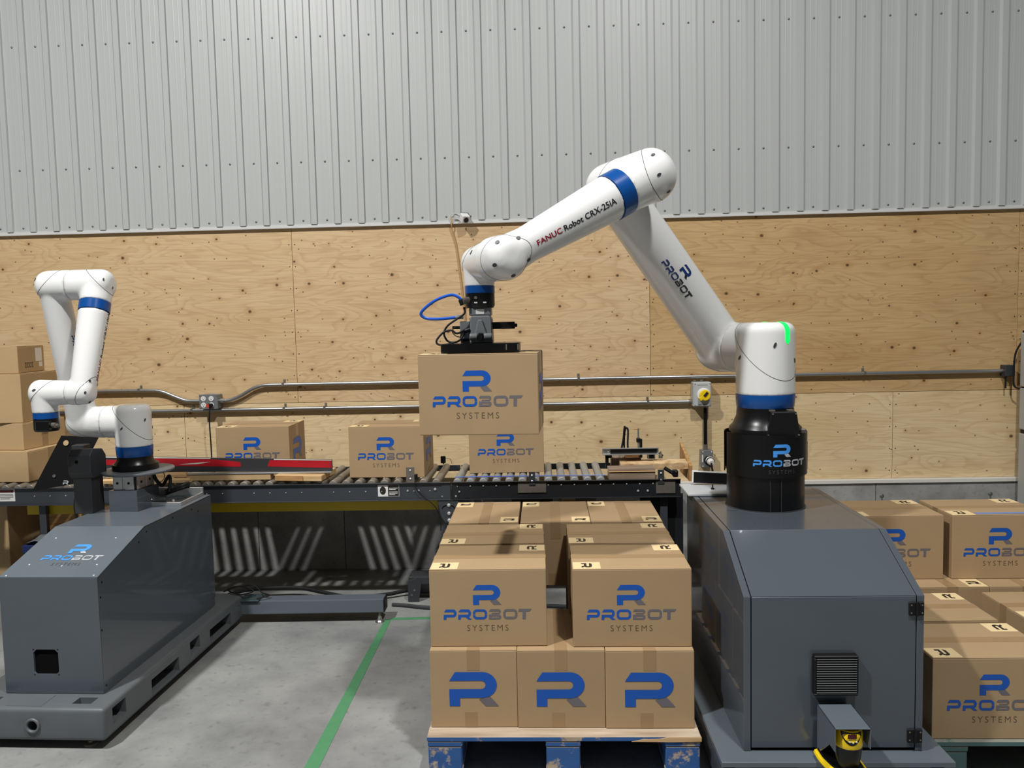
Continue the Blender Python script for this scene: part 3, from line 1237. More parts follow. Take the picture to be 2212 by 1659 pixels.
vf = MB().box(vx0, vx1, CYF - .028, CYF, vz0, vz0 + .009).box(vx0, vx1, CYF - .028, CYF, vz1 - .009, vz1) \
    .box(vx0, vx0 + .009, CYF - .028, CYF, vz0 + .009, vz1 - .009).box(vx1 - .009, vx1, CYF - .028, CYF, vz0 + .009, vz1 - .009) \
    .box(vx0 + .009, vx1 - .009, CYF - .008, CYF, vz0 + .009, vz1 - .009).build('vent_frame', 'matte_black', door, bevel=.003)
for i in range(15):
    z = vz0 + .012 + i * (vz1 - vz0 - .024) / 14
    MB().box(vx0 + .008, vx1 - .007, CYF - .029, CYF - .022, z - .0009, z + .0009).build('louvre_slat', 'box_grey', door)
MB().cyl((.81, 3.10, ZT - .001), (.81, 3.10, ZT + .0005), .002, n=6).build('panel_screw', 'matte_black', t)
for y in (3.12, 3.42):
    MB().box(.755, .80, y + .2, y + .2015, ZT, ZT + .0006).build('panel_slot', 'matte_black', t)

# riser and collar
t = thing('robot_riser', 'black cylindrical riser with a logo collar between the cabinet and the large robot', 'pedestal', (JR.x, JR.y, ZT))
RC = .160
MB().lathe([(RC, ZT), (RC, 1.06)], (JR.x, JR.y, 0), n=72).build('riser_tube', 'robot_black', t, smooth=True)
MB().lathe([(RC + .006, ZT), (RC + .006, ZT + .003)], (JR.x, JR.y, 0), n=72).build('riser_flange', 'machine_dark', t, smooth=True)
rg = RC + .006
ring_pts = []
mb = MB()
nA = 60
vs, fs = [], []
for k in range(nA + 1):
    a_ = rad(180 + 8 + (360 - 16) * k / nA - 90 + 90)
    for rr_ in (rg, rg + .004):
        for z in (1.03, 1.205):
            vs.append((JR.x + rr_ * math.cos(a_), JR.y + rr_ * math.sin(a_), z))
for k in range(nA):
    b = 4 * k
    for i, j in ((0, 1), (1, 3), (3, 2), (2, 0)):
        fs.append((b + i, b + j, b + 4 + j, b + 4 + i))
MB().add(vs, fs).build('collar', 'robot_black', t, smooth=True)
MB().lathe([(RC - .012, 1.06), (RC - .012, 1.186)], (JR.x, JR.y, 0), n=60).build('inner_drum', 'matte_black', t, smooth=True)
MB().box(JR.x + rg - .012, JR.x + rg + .006, JR.y - .03, JR.y + .03, 1.035, 1.165).build('collar_latch', 'robot_black', t, bevel=.006)
for ang in (-98, -82):
    x, y = JR.x + (RC + .0015) * math.cos(rad(ang)), JR.y + (RC + .0015) * math.sin(rad(ang))
    MB().box(x - .0008, x + .0008, y - .001, y + .002, ZT + .004, 1.03).build('riser_seam', 'fastener_dark', t)
# collar logo wrapped round the drum
shp = densify(logo_full(0, 1, 2, .68), .015)
mb = MB()
c0 = -82.0
for mi, vs, fs in shp:
    P = []
    for x, y in vs:
        a_ = rad(c0) + x / rg
        P.append((JR.x + (rg + .0052) * math.cos(a_), JR.y + (rg + .0052) * math.sin(a_), 1.048 + y))
    mb.add(P, fs, mi)
mb.build('collar_logo', ['foil_blue', 'foil_silver', 'foil_dim'], t)

# safety scanner and its hood
t = thing('safety_scanner', 'yellow and black safety laser scanner under a small grey hood at the cabinet foot', 'scanner', (.965, 2.56, .17))
hx0, hx1, hy0, hy1, hz = .908, 1.022, 2.50, 2.668, .368
hood = MB().box(hx0, hx1, hy0, hy1, hz - .003, hz).prism([(hy1, .195), (hy1, hz), (hy0, hz), (hy0, .29), (hy0 + .05, .29), (hy1 - .01, .20)], hx0, hx0 + .003) \
    .prism([(hy1, .30), (hy1, hz), (hy0, hz), (hy0, .30)], hx1 - .003, hx1).box(hx0, hx1, hy1 - .003, hy1, .195, hz)
hood.build('hood', 'machine_grey_light', t, bevel=.0008)
sx, sy = .966, 2.545
MB().lathe([(.034, .225), (.035, .235), (.039, .255), (.043, .285), (.043, .300)], (sx, sy, 0), n=36).build('scan_window', 'robot_black', t, smooth=True)
MB().lathe([(.0435, .296), (.045, .302), (.045, .340), (.040, .356), (0, .357)], (sx, sy, 0), n=36).build('head_shell', 'safety_yellow', t, smooth=True)
vs, fs = [], []
for k in range(17):
    u = -1 + 2 * k / 16
    a_ = rad(-95 + u * 48)
    zb_ = .3115 + .04 * abs(u) ** 2.2
    for z in (zb_, .353):
        r_ = .0458 if z < .345 else .0420
        vs.append((sx + r_ * math.cos(a_), sy + r_ * math.sin(a_), z))
for k in range(16):
    fs.append((2 * k, 2 * k + 2, 2 * k + 3, 2 * k + 1))
face = MB().add(vs, fs).build('display_face', 'robot_black', t, smooth=True)
MB().box(sx - .018, sx + .010, sy - .0466, sy - .0450, .335, .349).build('display', 'screen_red', face)
for q in range(3):
    MB().cyl((sx - .012 + q * .011, sy - .0474, .322 + abs(q - 1) * .003), (sx - .012 + q * .011, sy - .0455, .322 + abs(q - 1) * .003), .0028, n=8).build('icon_light', 'white_plastic', face)
bp_ = [(sx - .062, 2.655), (sx - .062, 2.60), (sx - .05, 2.54), (sx - .03, 2.50), (sx, 2.482), (sx + .03, 2.488), (sx + .047, 2.51), (sx + .05, 2.56), (sx + .05, 2.655)]
MB().prism(bp_, .20, .222, 'xy').build('foot_body', 'robot_black', t, bevel=.003)
rim = [(x, y - .0, .207) for x, y in bp_]
MB().tube(catmull(rim, 5), .0115, 8).build('yellow_rim', 'safety_yellow', t, smooth=True)

# tablet and plate behind the riser
t = thing('operator_tablet', 'dark tablet with a white edge standing behind the black riser', 'tablet', (.85, 3.8, ZT + .012))
rot = Matrix.Rotation(rad(3.5), 3, 'Y') @ Matrix.Rotation(rad(-8), 3, 'X')
pv = (.85, 3.806, .93)
MB().box(.70, 1.00, 3.800, 3.812, .900, .958, rot=rot, piv=pv).build('case', 'white_plastic', t, bevel=.002)
MB().box(.706, .994, 3.7975, 3.800, .900, .951, rot=rot, piv=pv).build('screen', 'matte_black', t)
t = tag(MB().box(.645, 1.00, 3.60, 3.84, ZT + .001, ZT + .012).build('metal_plate', 'box_pale', bevel=.002), 'bright flat metal plate lying on the cabinet behind the riser', 'plate')
t = thing('joystick_knob', 'tiny black knob standing on the bright metal plate', 'knob', (.775, 3.70, ZT + .012))
MB().cyl((.775, 3.70, ZT + .012), (.775, 3.70, ZT + .035), .003, n=8).build('stem', 'matte_black', t)
MB().lathe([(.008, ZT + .012), (.008, ZT + .018), (.003, ZT + .020)], (.775, 3.70, 0), n=12).build('boot', 'matte_black', t)

# ================================================================== VACUUM GRIPPER
gx, gy = J6R.x, J6R.y
HZ = 1.575   # top of the held carton
t = thing('vacuum_gripper', 'grey and black vacuum gripper hanging from the large robot with a suction plate', 'gripper', (gx, gy, HZ))
MB().box(gx - .040, gx + .044, gy - .042, gy + .04, 1.715, 1.746).build('adapter', 'gripper_grey', t, bevel=.005, seg=2)
bd = MB().prism([(gx - .038, 1.611), (gx + .048, 1.611), (gx + .046, 1.700), (gx + .040, 1.715), (gx - .032, 1.715), (gx - .038, 1.702)], gy - .045, gy + .045, 'xz').build('body', 'gripper_grey', t, bevel=.004)
MB().box(gx - .014, gx + .018, gy - .0435, gy - .042, 1.721, 1.740).build('label_plate', 'white_plastic', bd)
MB().prism([(gx - .006, 1.700), (gx + .010, 1.700), (gx + .030, 1.635), (gx - .022, 1.635)], gy - .052, gy - .044, 'xz').build('front_rib', 'gripper_grey', bd, bevel=.003)
for s in (-1, 1):
    MB().rcyl((gx + .004 + s * .012, gy - .052, 1.636), (gx + .004 + s * .043, gy - .052, 1.636), .013, .013, .005, .005, 16).build('pin_cover', 'gripper_grey', bd, smooth=True)
MB().box(gx - .005, gx + .012, gy - .064, gy - .045, 1.620, 1.650).build('latch', 'matte_black', bd, bevel=.002)
MB().box(gx - .077, gx - .038, gy - .035, gy + .03, 1.612, 1.695).build('valve_block', 'gripper_grey', t, bevel=.003)
MB().box(gx - .074, gx - .042, gy - .037, gy - .034, 1.618, 1.630).build('valve_slot', 'matte_black', t)
MB().box(gx + .046, gx + .132, gy - .012, gy + .012, 1.663, 1.690).box(gx + .132, gx + .141, gy - .006, gy + .006, 1.669, 1.683).build('exhaust_bar', 'matte_black', t, bevel=.002)
def rrect(x0, x1, y0, y1, rr_):
    return arc(x1 - rr_, y1 - rr_, rr_, rr_, 0, 90, 6) + arc(x0 + rr_, y1 - rr_, rr_, rr_, 90, 180, 6) + arc(x0 + rr_, y0 + rr_, rr_, rr_, 180, 270, 6) + arc(x1 - rr_, y0 + rr_, rr_, rr_, 270, 360, 6)


pk = MB().prism(rrect(gx - .146, gx + .150, gy - .11, gy + .11, .022), HZ + .005, 1.611, 'xy').build('suction_plate', 'robot_black', t, smooth=True)
MB().box(gx - .142, gx + .146, gy - .106, gy + .106, HZ, HZ + .007).build('foam_pad', 'rubber_black', pk)
for x in (gx + .10, gx + .143):
    MB().box(x, x + .004, gy - .1115, gy - .109, HZ + .010, 1.606).build('plate_seam', 'steel_worn', pk)


def hose(name, label, pts, r, mat, cat='hose', ends=None, k=8):
    t_ = thing(name, label, cat, pts[0])
    MB().tube(catmull(pts, k), r, 10).build('sheath', mat, t_, smooth=True)
    if ends:
        for i, (p, d, er, el, em) in enumerate(ends):
            p = V(p)
            d = V(d).normalized()
            MB().cyl(p - d * el / 2, p + d * el / 2, er, n=12).build('end_fitting', em, t_, smooth=True)
    return t_


hose('air_hose', 'bright blue air hose looping left of the vacuum gripper',
     [(gx - .066, gy - .055, 1.765), (gx - .075, gy - .06, 1.785), (gx - .105, gy - .06, 1.795), (gx - .16, gy - .06, 1.778), (gx - .205, gy - .055, 1.748), (gx - .222, gy - .05, 1.725),
      (gx - .20, gy - .045, 1.709), (gx - .15, gy - .04, 1.706), (gx - .080, gy - .035, 1.712)], .0058, 'hose_blue', ends=[
          ((gx - .078, gy - .035, 1.712), (1, 0, .08), .0085, .030, 'gripper_grey'), ((gx - .067, gy - .056, 1.766), (.35, 0, -1), .008, .022, 'matte_black')])
hose('signal_cable', 'thin black cable hanging from the flange of the large robot to its gripper',
     [(gx - .058, gy - .05, 1.748), (gx - .056, gy - .055, 1.725), (gx - .085, gy - .06, 1.704), (gx - .120, gy - .06, 1.680), (gx - .135, gy - .06, 1.652), (gx - .125, gy - .06, 1.625), (gx - .105, gy - .058, 1.616), (gx - .080, gy - .05, 1.622), (gx - .060, gy - .040, 1.648)], .0038, 'rubber_black', 'cable')
hose('vacuum_tube', 'black vacuum tube curling down onto the suction plate of the gripper',
     [(gx - .055, gy - .040, 1.662), (gx - .085, gy - .07, 1.650), (gx - .105, gy - .075, 1.662), (gx - .135, gy - .075, 1.655), (gx - .160, gy - .08, 1.628), (gx - .158, gy - .08, 1.612), (gx - .135, gy - .08, 1.607), (gx - .10, gy - .06, 1.615)], .0038, 'rubber_black', 'hose', ends=[((gx - .050, gy - .040, 1.660), (1, 0, .3), .008, .026, 'matte_black')])
hose('plug_cluster', 'small black plug with looped wires at the left side of the gripper valve block',
     [(gx - .076, gy - .02, 1.672), (gx - .098, gy - .03, 1.672), (gx - .106, gy - .03, 1.655), (gx - .093, gy - .03, 1.64), (gx - .075, gy - .04, 1.635)], .002, 'rubber_black', 'plug',
     ends=[((gx - .092, gy - .02, 1.672), (1, 0, 0), .006, .030, 'matte_black')])

# ================================================================== CARTONS
CW, CD, CH = .446, .331, .301


def make_carton():
    t_ = bpy.data.objects.new('carton', None)
    t_.empty_display_size = .05
    COL.objects.link(t_)
    w, d, h = CW / 2, CD / 2, CH
    fl = .003
    MB().box(-w, w, -d, d, 0, h - fl).build('body', 'cardboard', t_, bevel=.0025, seg=2, local=True)
    for s in (-1, 1):
        y0, y1 = (-d, -.0012) if s < 0 else (.0012, d)
        MB().box(-w + .0006, w - .0006, y0 + .0006, y1 - .0006, h - fl + .0002, h).build('flap', 'cardboard', t_, bevel=.0009, local=True)
    # tape over the flap joint and down both ends; bottom tape shows on the ends too
    e = w + .0006
    MB().prism([(-e, h - .078), (-e, h + .0007), (e, h + .0007), (e, h - .078), (w - .0004, h - .078), (w - .0004, h + .0001), (-w + .0004, h + .0001), (-w + .0004, h - .078)],
               -.024, .024, 'xz').build('tape', 'packing_tape', t_, local=True)
    for s in (-1, 1):
        x = s * (w + .0004)
        a_, b_ = min(x, x - s * .001), max(x, x - s * .001)
        MB().box(a_, b_, -.024 - .012 * s, .024 - .012 * s, .002, .060).build('bottom_tape', 'packing_tape', t_, local=True)
    # corner labels
    for sx_, sy_, ang in ((-1, -1, -90), (1, 1, 90)):
        cxl, cyl_ = sx_ * (w - .056), sy_ * (d - .046)
        lb = MB().box(cxl - .052, cxl + .052, cyl_ - .042, cyl_ + .042, h + .0001, h + .0010).build('corner_label', 'label_cream', t_, local=True)
        fr = frame((cxl, cyl_, h + .0014), (math.cos(rad(ang)), math.sin(rad(ang)), 0), (-math.sin(rad(ang)), math.cos(rad(ang)), 0))
        MB().flat(place(mark(0, 0), .040, .040, -.028, -.020), fr).build('label_emblem', 'ink_black', lb, local=True)
    # long-side print on the front, big emblem on both ends
    fr = frame((-.003, -d - .0006, .0615), (1, 0, 0), (0, 0, 1))
    MB().flat(logo_full(0, 1, 2), fr).build('front_print', ['ink_blue', 'ink_grey', 'ink_brown'], t_, local=True)
    for s in (1,):
        fr = frame((s * (w + .0012), s * -.0935 + s * .0, .084), (0, s, 0), (0, 0, 1))
        MB().flat(place(mark(0, 1), .133, .133, 0, 0), fr).build('end_print', ['ink_blue', 'ink_grey'], t_, local=True)
    return t_


carton0 = make_carton()
_first = [True]


def carton(x, y, z, rz, label, group):
    if _first[0]:
        _first[0] = False
        c = carton0
    else:
        c = copy_tree(carton0)
    c.location = (x, y, z)
    c.rotation_euler = (0, 0, rad(rz))
    return tag(c, label, 'carton', group)


g1 = 'printed cartons on the blue pallet'
Z1L, Z2L = .15, .4525
# bottom layer, end-on row in front
bare = []
for i, (x, lab) in enumerate([(-.288, 'bottom left carton of the blue pallet front, big emblem on its end'),
                              (.0445, 'bottom middle carton of the blue pallet front, big emblem on its end'),
                              (.3775, 'bottom right carton of the blue pallet front, big emblem on its end')]):
    c = carton(x, 2.937 + CW / 2 - i * .006, Z1L, -90 + (.15, 0, -.15)[i], lab, g1)
    bare.append(c)
for x, y, lab in ((-.23, 3.56, 'lower carton just visible beside the gap, left middle of the blue pallet stack'),
                  (.318, 3.56, 'lower carton just visible beside the gap, right middle of the blue pallet stack'),
                  (-.23, 3.90, 'lower carton buried at the rear left of the blue pallet stack'),
                  (.318, 3.90, 'lower carton buried at the rear right of the blue pallet stack')):
    carton(x, y, Z1L, 0, lab, g1)
# top layer
for x, y, rz, lab in ((-.229, 2.972 + CD / 2, .3, 'carton with full front print, front left of the upper layer on the blue pallet'),
                      (.318, 2.958 + CD / 2, -.2, 'carton with full front print, front right of the upper layer on the blue pallet'),
                      (-.236, 3.328 + CD / 2, .6, 'upper carton directly behind the front left one on the blue pallet'),
                      (.314, 3.318 + CD / 2, -.3, 'upper carton directly behind the front right one on the blue pallet'),
                      (-.297, 3.690 + CW / 2, 90.4, 'upper carton at the rear left corner of the blue pallet, end towards camera'),
                      (.043, 3.682 + CW / 2, 90.0, 'upper carton in the rear middle of the blue pallet, end towards camera'),
                      (.376, 3.676 + CW / 2, 89.8, 'upper carton at the rear right corner of the blue pallet, end towards camera')):
    c = carton(x, y, Z2L, rz, lab, g1)
carton(gx + .004, 3.098, HZ - CH - .0008, -3.0, 'carton with full front print hanging in mid-air from the vacuum gripper', 'printed cartons in the cell')
g3 = 'printed cartons on the roller conveyor'
ZC = .801
carton(-1.765, 4.72 + CD / 2, ZC, 0.8, 'carton on the conveyor partly hidden by the red and black board', g3)
carton(-.928, 4.625 + CD / 2, ZC, -1.5, 'carton on the conveyor between the board and the hanging carton', g3)
carton(-.233, 4.72 + CD / 2, ZC, 1.0, 'carton on the conveyor directly below the hanging carton', g3)
g2 = 'printed cartons on the green pallet'
for x, y, z, rz, lab in ((1.378 + CW / 2, 2.845 + CD / 2, Z1L, 0, 'front carton on the green pallet at the right picture edge'),
                         (1.362 + CW / 2, 3.205 + CD / 2, Z1L, .5, 'lower carton behind the front one on the green pallet, beside the cabinet hinge'),
                         (1.925 + CW / 2, 3.215 + CD / 2, Z1L, .3, 'lower carton cut off by the right picture edge on the green pallet'),
                         (1.50, 3.615 + CW / 2, Z1L, 90, 'lower rear carton on the green pallet hidden mostly by the grey cabinet'),
                         (1.833, 3.615 + CW / 2, Z1L, 90, 'lower rear carton on the green pallet under the gap of the upper two'),
                         (2.166, 3.615 + CW / 2, Z1L, 90, 'lower rear carton on the green pallet nearest the right picture edge'),
                         (1.846 - CW / 2, 3.728 + CD / 2, Z2L, 0, 'upper carton on the green pallet partly hidden by the grey cabinet'),
                         (1.884 + CW / 2, 3.726 + CD / 2, Z2L, 0, 'upper carton on the green pallet with a blue smear on its top')):
    c = carton(x, y, z, rz, lab, g2)
mb = MB().box(-.105, .223, -.150, -.118, CH + .0008, CH + .0012)
sm = mb.build('ink_smear', 'ink_blue', None)
sm.parent = c
m_ = M['ink_blue'].copy()
m_.name = 'faded_blue'
m_.node_tree.nodes['Principled BSDF'].inputs['Base Color'].default_value = S(120, 140, 190)
sm.data.materials[0] = m_

# the bottom row has no corner labels
for c in bare:
    for ch in [h for h in c.children if h.name.startswith('corner_label')]:
        for g in list(ch.children):
            bpy.data.objects.remove(g)
        bpy.data.objects.remove(ch)

# ================================================================== PALLETS


def pallet(name, label, x0, x1, y0, y1, mat):
    t_ = thing(name, label, 'pallet', ((x0 + x1) / 2, (y0 + y1) / 2, 0))
    L = y1 - y0
    n = 7
    bw = .135
    for i in range(n):
        ya = y0 + (L - bw) * i / (n - 1)
        w = bw if i in (0, n - 1) else .10
        ya += 0 if i in (0, n - 1) else .015
        MB().box(x0, x1, ya, ya + w, .129, .149).build('deck_board', mat, t_, bevel=.003)
    for j, xa in enumerate((x0 + .002, (x0 + x1) / 2 - .065, x1 - .132)):
        MB().box(xa, xa + .13, y0 + .002, y1 - .002, .109, .1285).build('stringer_board', mat, t_, bevel=.003)
        for i in range(3):
            yb = y0 + .004 + (L - .148) * i / 2
            MB().box(xa + .002, xa + .128, yb, yb + .14, .021, .1085).build('block', mat, t_, bevel=.004)
        MB().box(xa, xa + .13, y0 + .002, y1 - .002, 0.0, .0205).build('bottom_board', mat, t_, bevel=.003)
    return t_


pl = pallet('wooden_pallet', 'worn blue wooden block pallet carrying the carton stack in the middle', -.462, .556, 2.868, 4.14, 'blue_pallet')
# raw wood where the front board has splintered
MB().prism([(.30, .130), (.34, .138), (.40, .140), (.44, .147), (.557, .147), (.557, .130), (.45, .128)], 2.8655, 2.8675, 'xz').build('splintered_edge', 'pine', pl)
pallet('wooden_pallet', 'weathered grey-green wooden pallet carrying cartons at the right picture edge', 1.37, 2.42, 2.83, 4.10, 'green_pallet')

# ================================================================== ROLLER CONVEYOR
RY0, RY1 = 4.552, 5.095
RZT = .783


def rail(mb, x0, x1, y, s, z1=RZT, h=.105):
    """channel, web at y, flanges pointing s"""
    mb.box(x0, x1, min(y, y + s * .004), max(y, y + s * .004), z1 - h, z1)
    mb.box(x0, x1, min(y + s * .004, y + s * .03), max(y + s * .004, y + s * .03), z1 - h, z1 - h + .004)
    mb.box(x0, x1, min(y, y - s * .012), max(y, y - s * .012), z1 - h, z1 - h + .005)
    mb.box(x0, x1, min(y, y - s * .016), max(y, y - s * .016), z1 - .003, z1)


def conveyor(label, x0, x1, pitch, phase, rmat, dark, bolts):
    t_ = thing('roller_conveyor', label, 'conveyor', ((x0 + x1) / 2, (RY0 + RY1) / 2, 0))
    mb = MB()
    rail(mb, x0, x1, RY0, 1)
    f_ = mb.build('side_rail', 'rail_navy' if not dark else 'rail_black', t_, bevel=.0008)
    mb = MB()
    mb.box(x0, x1, RY1, RY1 + .004, RZT - .03, RZT + .004)
    mb.box(x0, x1, RY1, RY1 + .03, RZT - .034, RZT - .03)
    mb.build('side_rail', 'rail_navy' if not dark else 'rail_black', t_, bevel=.0008)
    MB().prism([(RY1 + .006, .752), (RY1 + .006, .749), (YW - .05, .690), (YW - .05, .693)], x0, x1).build('rear_light_baffle', 'rail_black', t_)  # unseen sloping plate, added to keep a band of light off the wall
    mbase = MB().rcyl((0, RY0 + .007, 0), (0, RY1 - .007, 0), .0235, .0235, .004, .004, 20)
    mbase.cyl((0, RY0 + .001, 0), (0, RY1 - .001, 0), .006, n=8)
    r0 = None
    x = x0 + phase
    while x < x1 - .02:
        if dark and .34 < x < .70:
            x += pitch
            continue
        if r0 is None:
            r0 = mbase.build('roller', rmat, t_, smooth=True, local=True)
            c = r0
        else:
            c = r0.copy()
            COL.objects.link(c)
        c.location = (x - (x0 + x1) / 2, -(RY0 + RY1) / 2, .7765)
        x += pitch
    b0 = None
    for bx, bz, br in bolts:
        if b0 is None:
            b0 = MB().lathe([(.007, 0), (.007, .003), (.0045, .006), (0, .0065)], (0, 0, 0), (0, -1, 0), 10).build('rail_bolt', 'bolt', t_, smooth=True, local=True)
            c = b0
        else:
            c = b0.copy()
            COL.objects.link(c)
        c.scale = (br, br, br)
        c.location = (bx - (x0 + x1) / 2, RY0 - .0005 - (RY0 + RY1) / 2, bz)
    return t_


XJ = -.548
bl = [(-3.02 + .094 * i, .733, .55) for i in range(28) if i % 5 != 3] + [(-.64, .742, 1.2), (-.60, .70, .7), (-.735, .735, .9), (-.80, .735, .9)]
bl = [b for b in bl if b[0] < XJ - .03]
cl = conveyor('long dark roller conveyor behind the left machine carrying plain and printed cartons', -4.45, XJ, .0755, .04, 'roller_steel', False, bl)
bl = [(-.51 + .075 * i, .757, .62) for i in range(16)] + [(-.52, .70, .9), (-.50, .725, .8), (.53, .716, 1.0), (.585, .716, 1.0)]
cr = conveyor('short black roller conveyor section with a blue drive cord behind the pallet', XJ + .006, .772, .0755, .03, 'roller_grey', True, bl)
# joint plates and yellow guards
MB().box(XJ - .055, XJ - .004, RY0 - .004, RY0 - .0005, .682, .782).build('joint_plate', 'rail_navy', cl, bevel=.001)
MB().box(XJ + .01, XJ + .045, RY0 - .004, RY0 - .0005, .682, .78).build('joint_plate', 'rail_black', cr, bevel=.001)
MB().tube(catmull([(XJ + .02, RY0 + .05, .802), (-.2, RY0 + .045, .803), (.2, RY0 + .045, .803), (.35, RY0 + .05, .80)], 6), .0028, 6).build('drive_cord', 'hose_blue', cr, smooth=True)
gd = MB().box(-2.05, -.635, RY0 + .072, RY0 + .076, .606, .675).build('chain_guard', 'guard_yellow', cl, bevel=.001)
MB().box(-3.12, -2.62, RY0 + .072, RY0 + .076, .606, .675).build('chain_guard', 'guard_yellow', cl, bevel=.001)
for xa in (-1.63, -1.32, -1.05, -.82):
    MB().box(xa, xa + .10, RY0 + .0705, RY0 + .0718, .6655, .6685).build('guard_slot', 'cavity', gd)
# supports
for t_, xa in ((cl, -3.02), (cl, -.60), (cr, -.50), (cr, .66)):
    for y in (RY0 + .03, RY1 - .06):
        MB().box(xa, xa + .042, y, y + .03, 0.0, .68).build('leg', 'rail_navy', t_, bevel=.001)
    MB().box(xa + .004, xa + .038, RY0 + .06, RY1 - .06, .16, .20).build('cross_brace', 'rail_navy', t_)
    MB().box(xa - .03, xa + .072, RY0 + .02, RY1 - .05, 0, .008).build('foot_plate', 'rail_navy', t_)
gs = MB().prism([(-.628, .678), (-.505, .678), (-.505, .585), (-.53, .545), (-.585, .545), (-.61, .585)], RY0 - .006, RY0 - .001, 'xz').build('gusset_plate', 'rail_navy', cl, bevel=.001)
MB().tube([(-.565 + .036 * math.cos(rad(a_)), RY0 - .0065, .628 + .02 * math.sin(rad(a_))) for a_ in range(0, 181, 15)], .003, 6).build('adjust_slot', 'cavity', gs)
for x, z in ((-.562, .648), (-.562, .60), (-.562, .56)):
    MB().lathe([(.011, 0), (.011, .005), (.006, .010), (0, .0105)], (x, RY0 - .006, z), (0, -1, 0), 12).build('gusset_bolt', 'bolt', gs, smooth=True)
MB().box(.55, .80, RY0 + .085, RY0 + .089, .05, .68).build('end_guard', 'rail_black', cr)
# under-rail motor and boards seen over the pallet
MB().rcyl((.07, RY0 + .12, .655), (.30, RY0 + .12, .655), .035, .035, .01, .01, 20).build('drive_motor', 'box_grey', cr, smooth=True)
MB().box(.09, .17, RY0 + .03, RY0 + .08, .615, .665).build('terminal_box', 'cardboard_plain', cr, bevel=.003)
MB().box(-.20, .04, RY0 + .05, RY0 + .10, .645, .668).build('under_channel', 'rail_black', cr)
# rail labels
s = thing('rail_sticker', 'black and white caution sticker on the conveyor rail below the middle carton', 'sticker', (-.91, RY0, .70))
MB().box(-.974, -.850, RY0 - .0022, RY0 - .0005, .703, .771).build('backing', 'white_plastic', s)
MB().box(-.915, -.852, RY0 - .0028, RY0 - .0022, .705, .769).build('black_panel', 'ink_black', s)
MB().prism(arc(-.945, .738, .018, .024, 0, 330, 14), RY0 - .0028, RY0 - .0022, 'xz').build('pictogram', 'ink_black', s)
for z, w_ in ((.752, .05), (.744, .04), (.730, .05), (.722, .05), (.714, .035)):
    MB().box(-.909, -.909 + w_, RY0 - .0032, RY0 - .0028, z - .0016, z + .0016).build('print_line', 'white_plastic', s)
s = thing('danger_sticker', 'white danger sticker on the conveyor rail at the left picture edge', 'sticker', (-3.19, RY0, .70))
MB().box(-3.255, -3.138, RY0 - .0022, RY0 - .0005, .705, .776).build('backing', 'white_plastic', s)
MB().box(-3.25, -3.146, RY0 - .0027, RY0 - .0022, .757, .773).build('header', 'ink_black', s)
tx, w_ = text_shape('DANGER!', 0, 1.0, .01)
MB().flat(place(tx, .088 / w_, .0105, -.044, 0), frame((-3.198, RY0 - .003, .760), (1, 0, 0), (0, 0, 1))).build('header_lettering', 'ink_red', s)
for z, w_ in ((.747, .096), (.739, .10), (.730, .10), (.720, .06)):
    MB().box(-3.198 - w_ / 2, -3.198 + w_ / 2, RY0 - .0027, RY0 - .0022, z - .002, z + .002).build('print_line', 'ink_grey', s)


def stop_bracket(label, x, z0, z1, w, mat, back):
    t_ = thing('sensor_bracket', label, 'bracket', (x, RY0, z0))
    MB().box(x - w / 2, x + w / 2, RY0 - .010, RY0 - .006, z0, z1).box(x - w / 2, x + w / 2, RY0 - .010, RY0 + .004, RZT, RZT + .003).build('plate', mat, t_, bevel=.001)
    for z in (z0 + .025, z1 - .02):
        MB().lathe([(.006, 0), (.006, .003), (.003, .005), (0, .0052)], (x, RY0 - .010, z), (0, -1, 0), 8).build('bracket_bolt', 'bolt', t_)
    if back:
        xa, xb, za, zb_ = back
        MB().box(xa, xb, RY0 - .0055, RY0 - .0008, za, zb_).build('backing_plate', 'steel_worn', t_, bevel=.001)
    return t_


sb = stop_bracket('small steel photo-eye bracket on the rail in front of the middle carton', -.781, RZT - .002, .875, .048, 'steel_worn', None)
MB().box(-.760, -.742, RY0 - .006, RY0 + .02, .80, .83).build('photo_eye', 'matte_black', sb, bevel=.002)
MB().tube(catmull([(-.752, RY0 - .004, .80), (-.755, RY0 - .012, .78), (-.748, RY0 - .018, .75), (-.70, RY0 - .02, .70), (-.655, RY0 - .02, .66), (-.628, RY0 - .018, .62), (-.612, RY0 - .016, .56), (-.612, RY0 - .014, .50)], 6), .0028, 6).build('sensor_wire', 'rubber_black', sb, smooth=True)
stop_bracket('small dark rail bracket in front of the carton under the hanging one', -.077, .758, .836, .036, 'machine_dark', (-.16, .003, .714, .776))
stop_bracket('small dark rail bracket at the right end of the conveyor', .660, .755, .838, .036, 'machine_dark', (.632, .742, .70, .776))
sr = thing('reflector', 'tiny black reflector with a wire behind the middle conveyor carton', 'reflector', (-.655, RY1 - .02, .795))
MB().box(-.672, -.640, RY1 - .03, RY1 - .012, .805, .850).build('housing', 'matte_black', sr, bevel=.003)
MB().cyl((-.655, RY1 - .02, .796), (-.655, RY1 - .02, .806), .004, n=8).build('post', 'matte_black', sr)
MB().tube(catmull([(-.64, RY1 - .02, .835), (-.61, RY1 - .02, .83), (-.60, RY1 - .02, .80)], 5), .0015, 6).build('wire', 'rubber_black', sr)

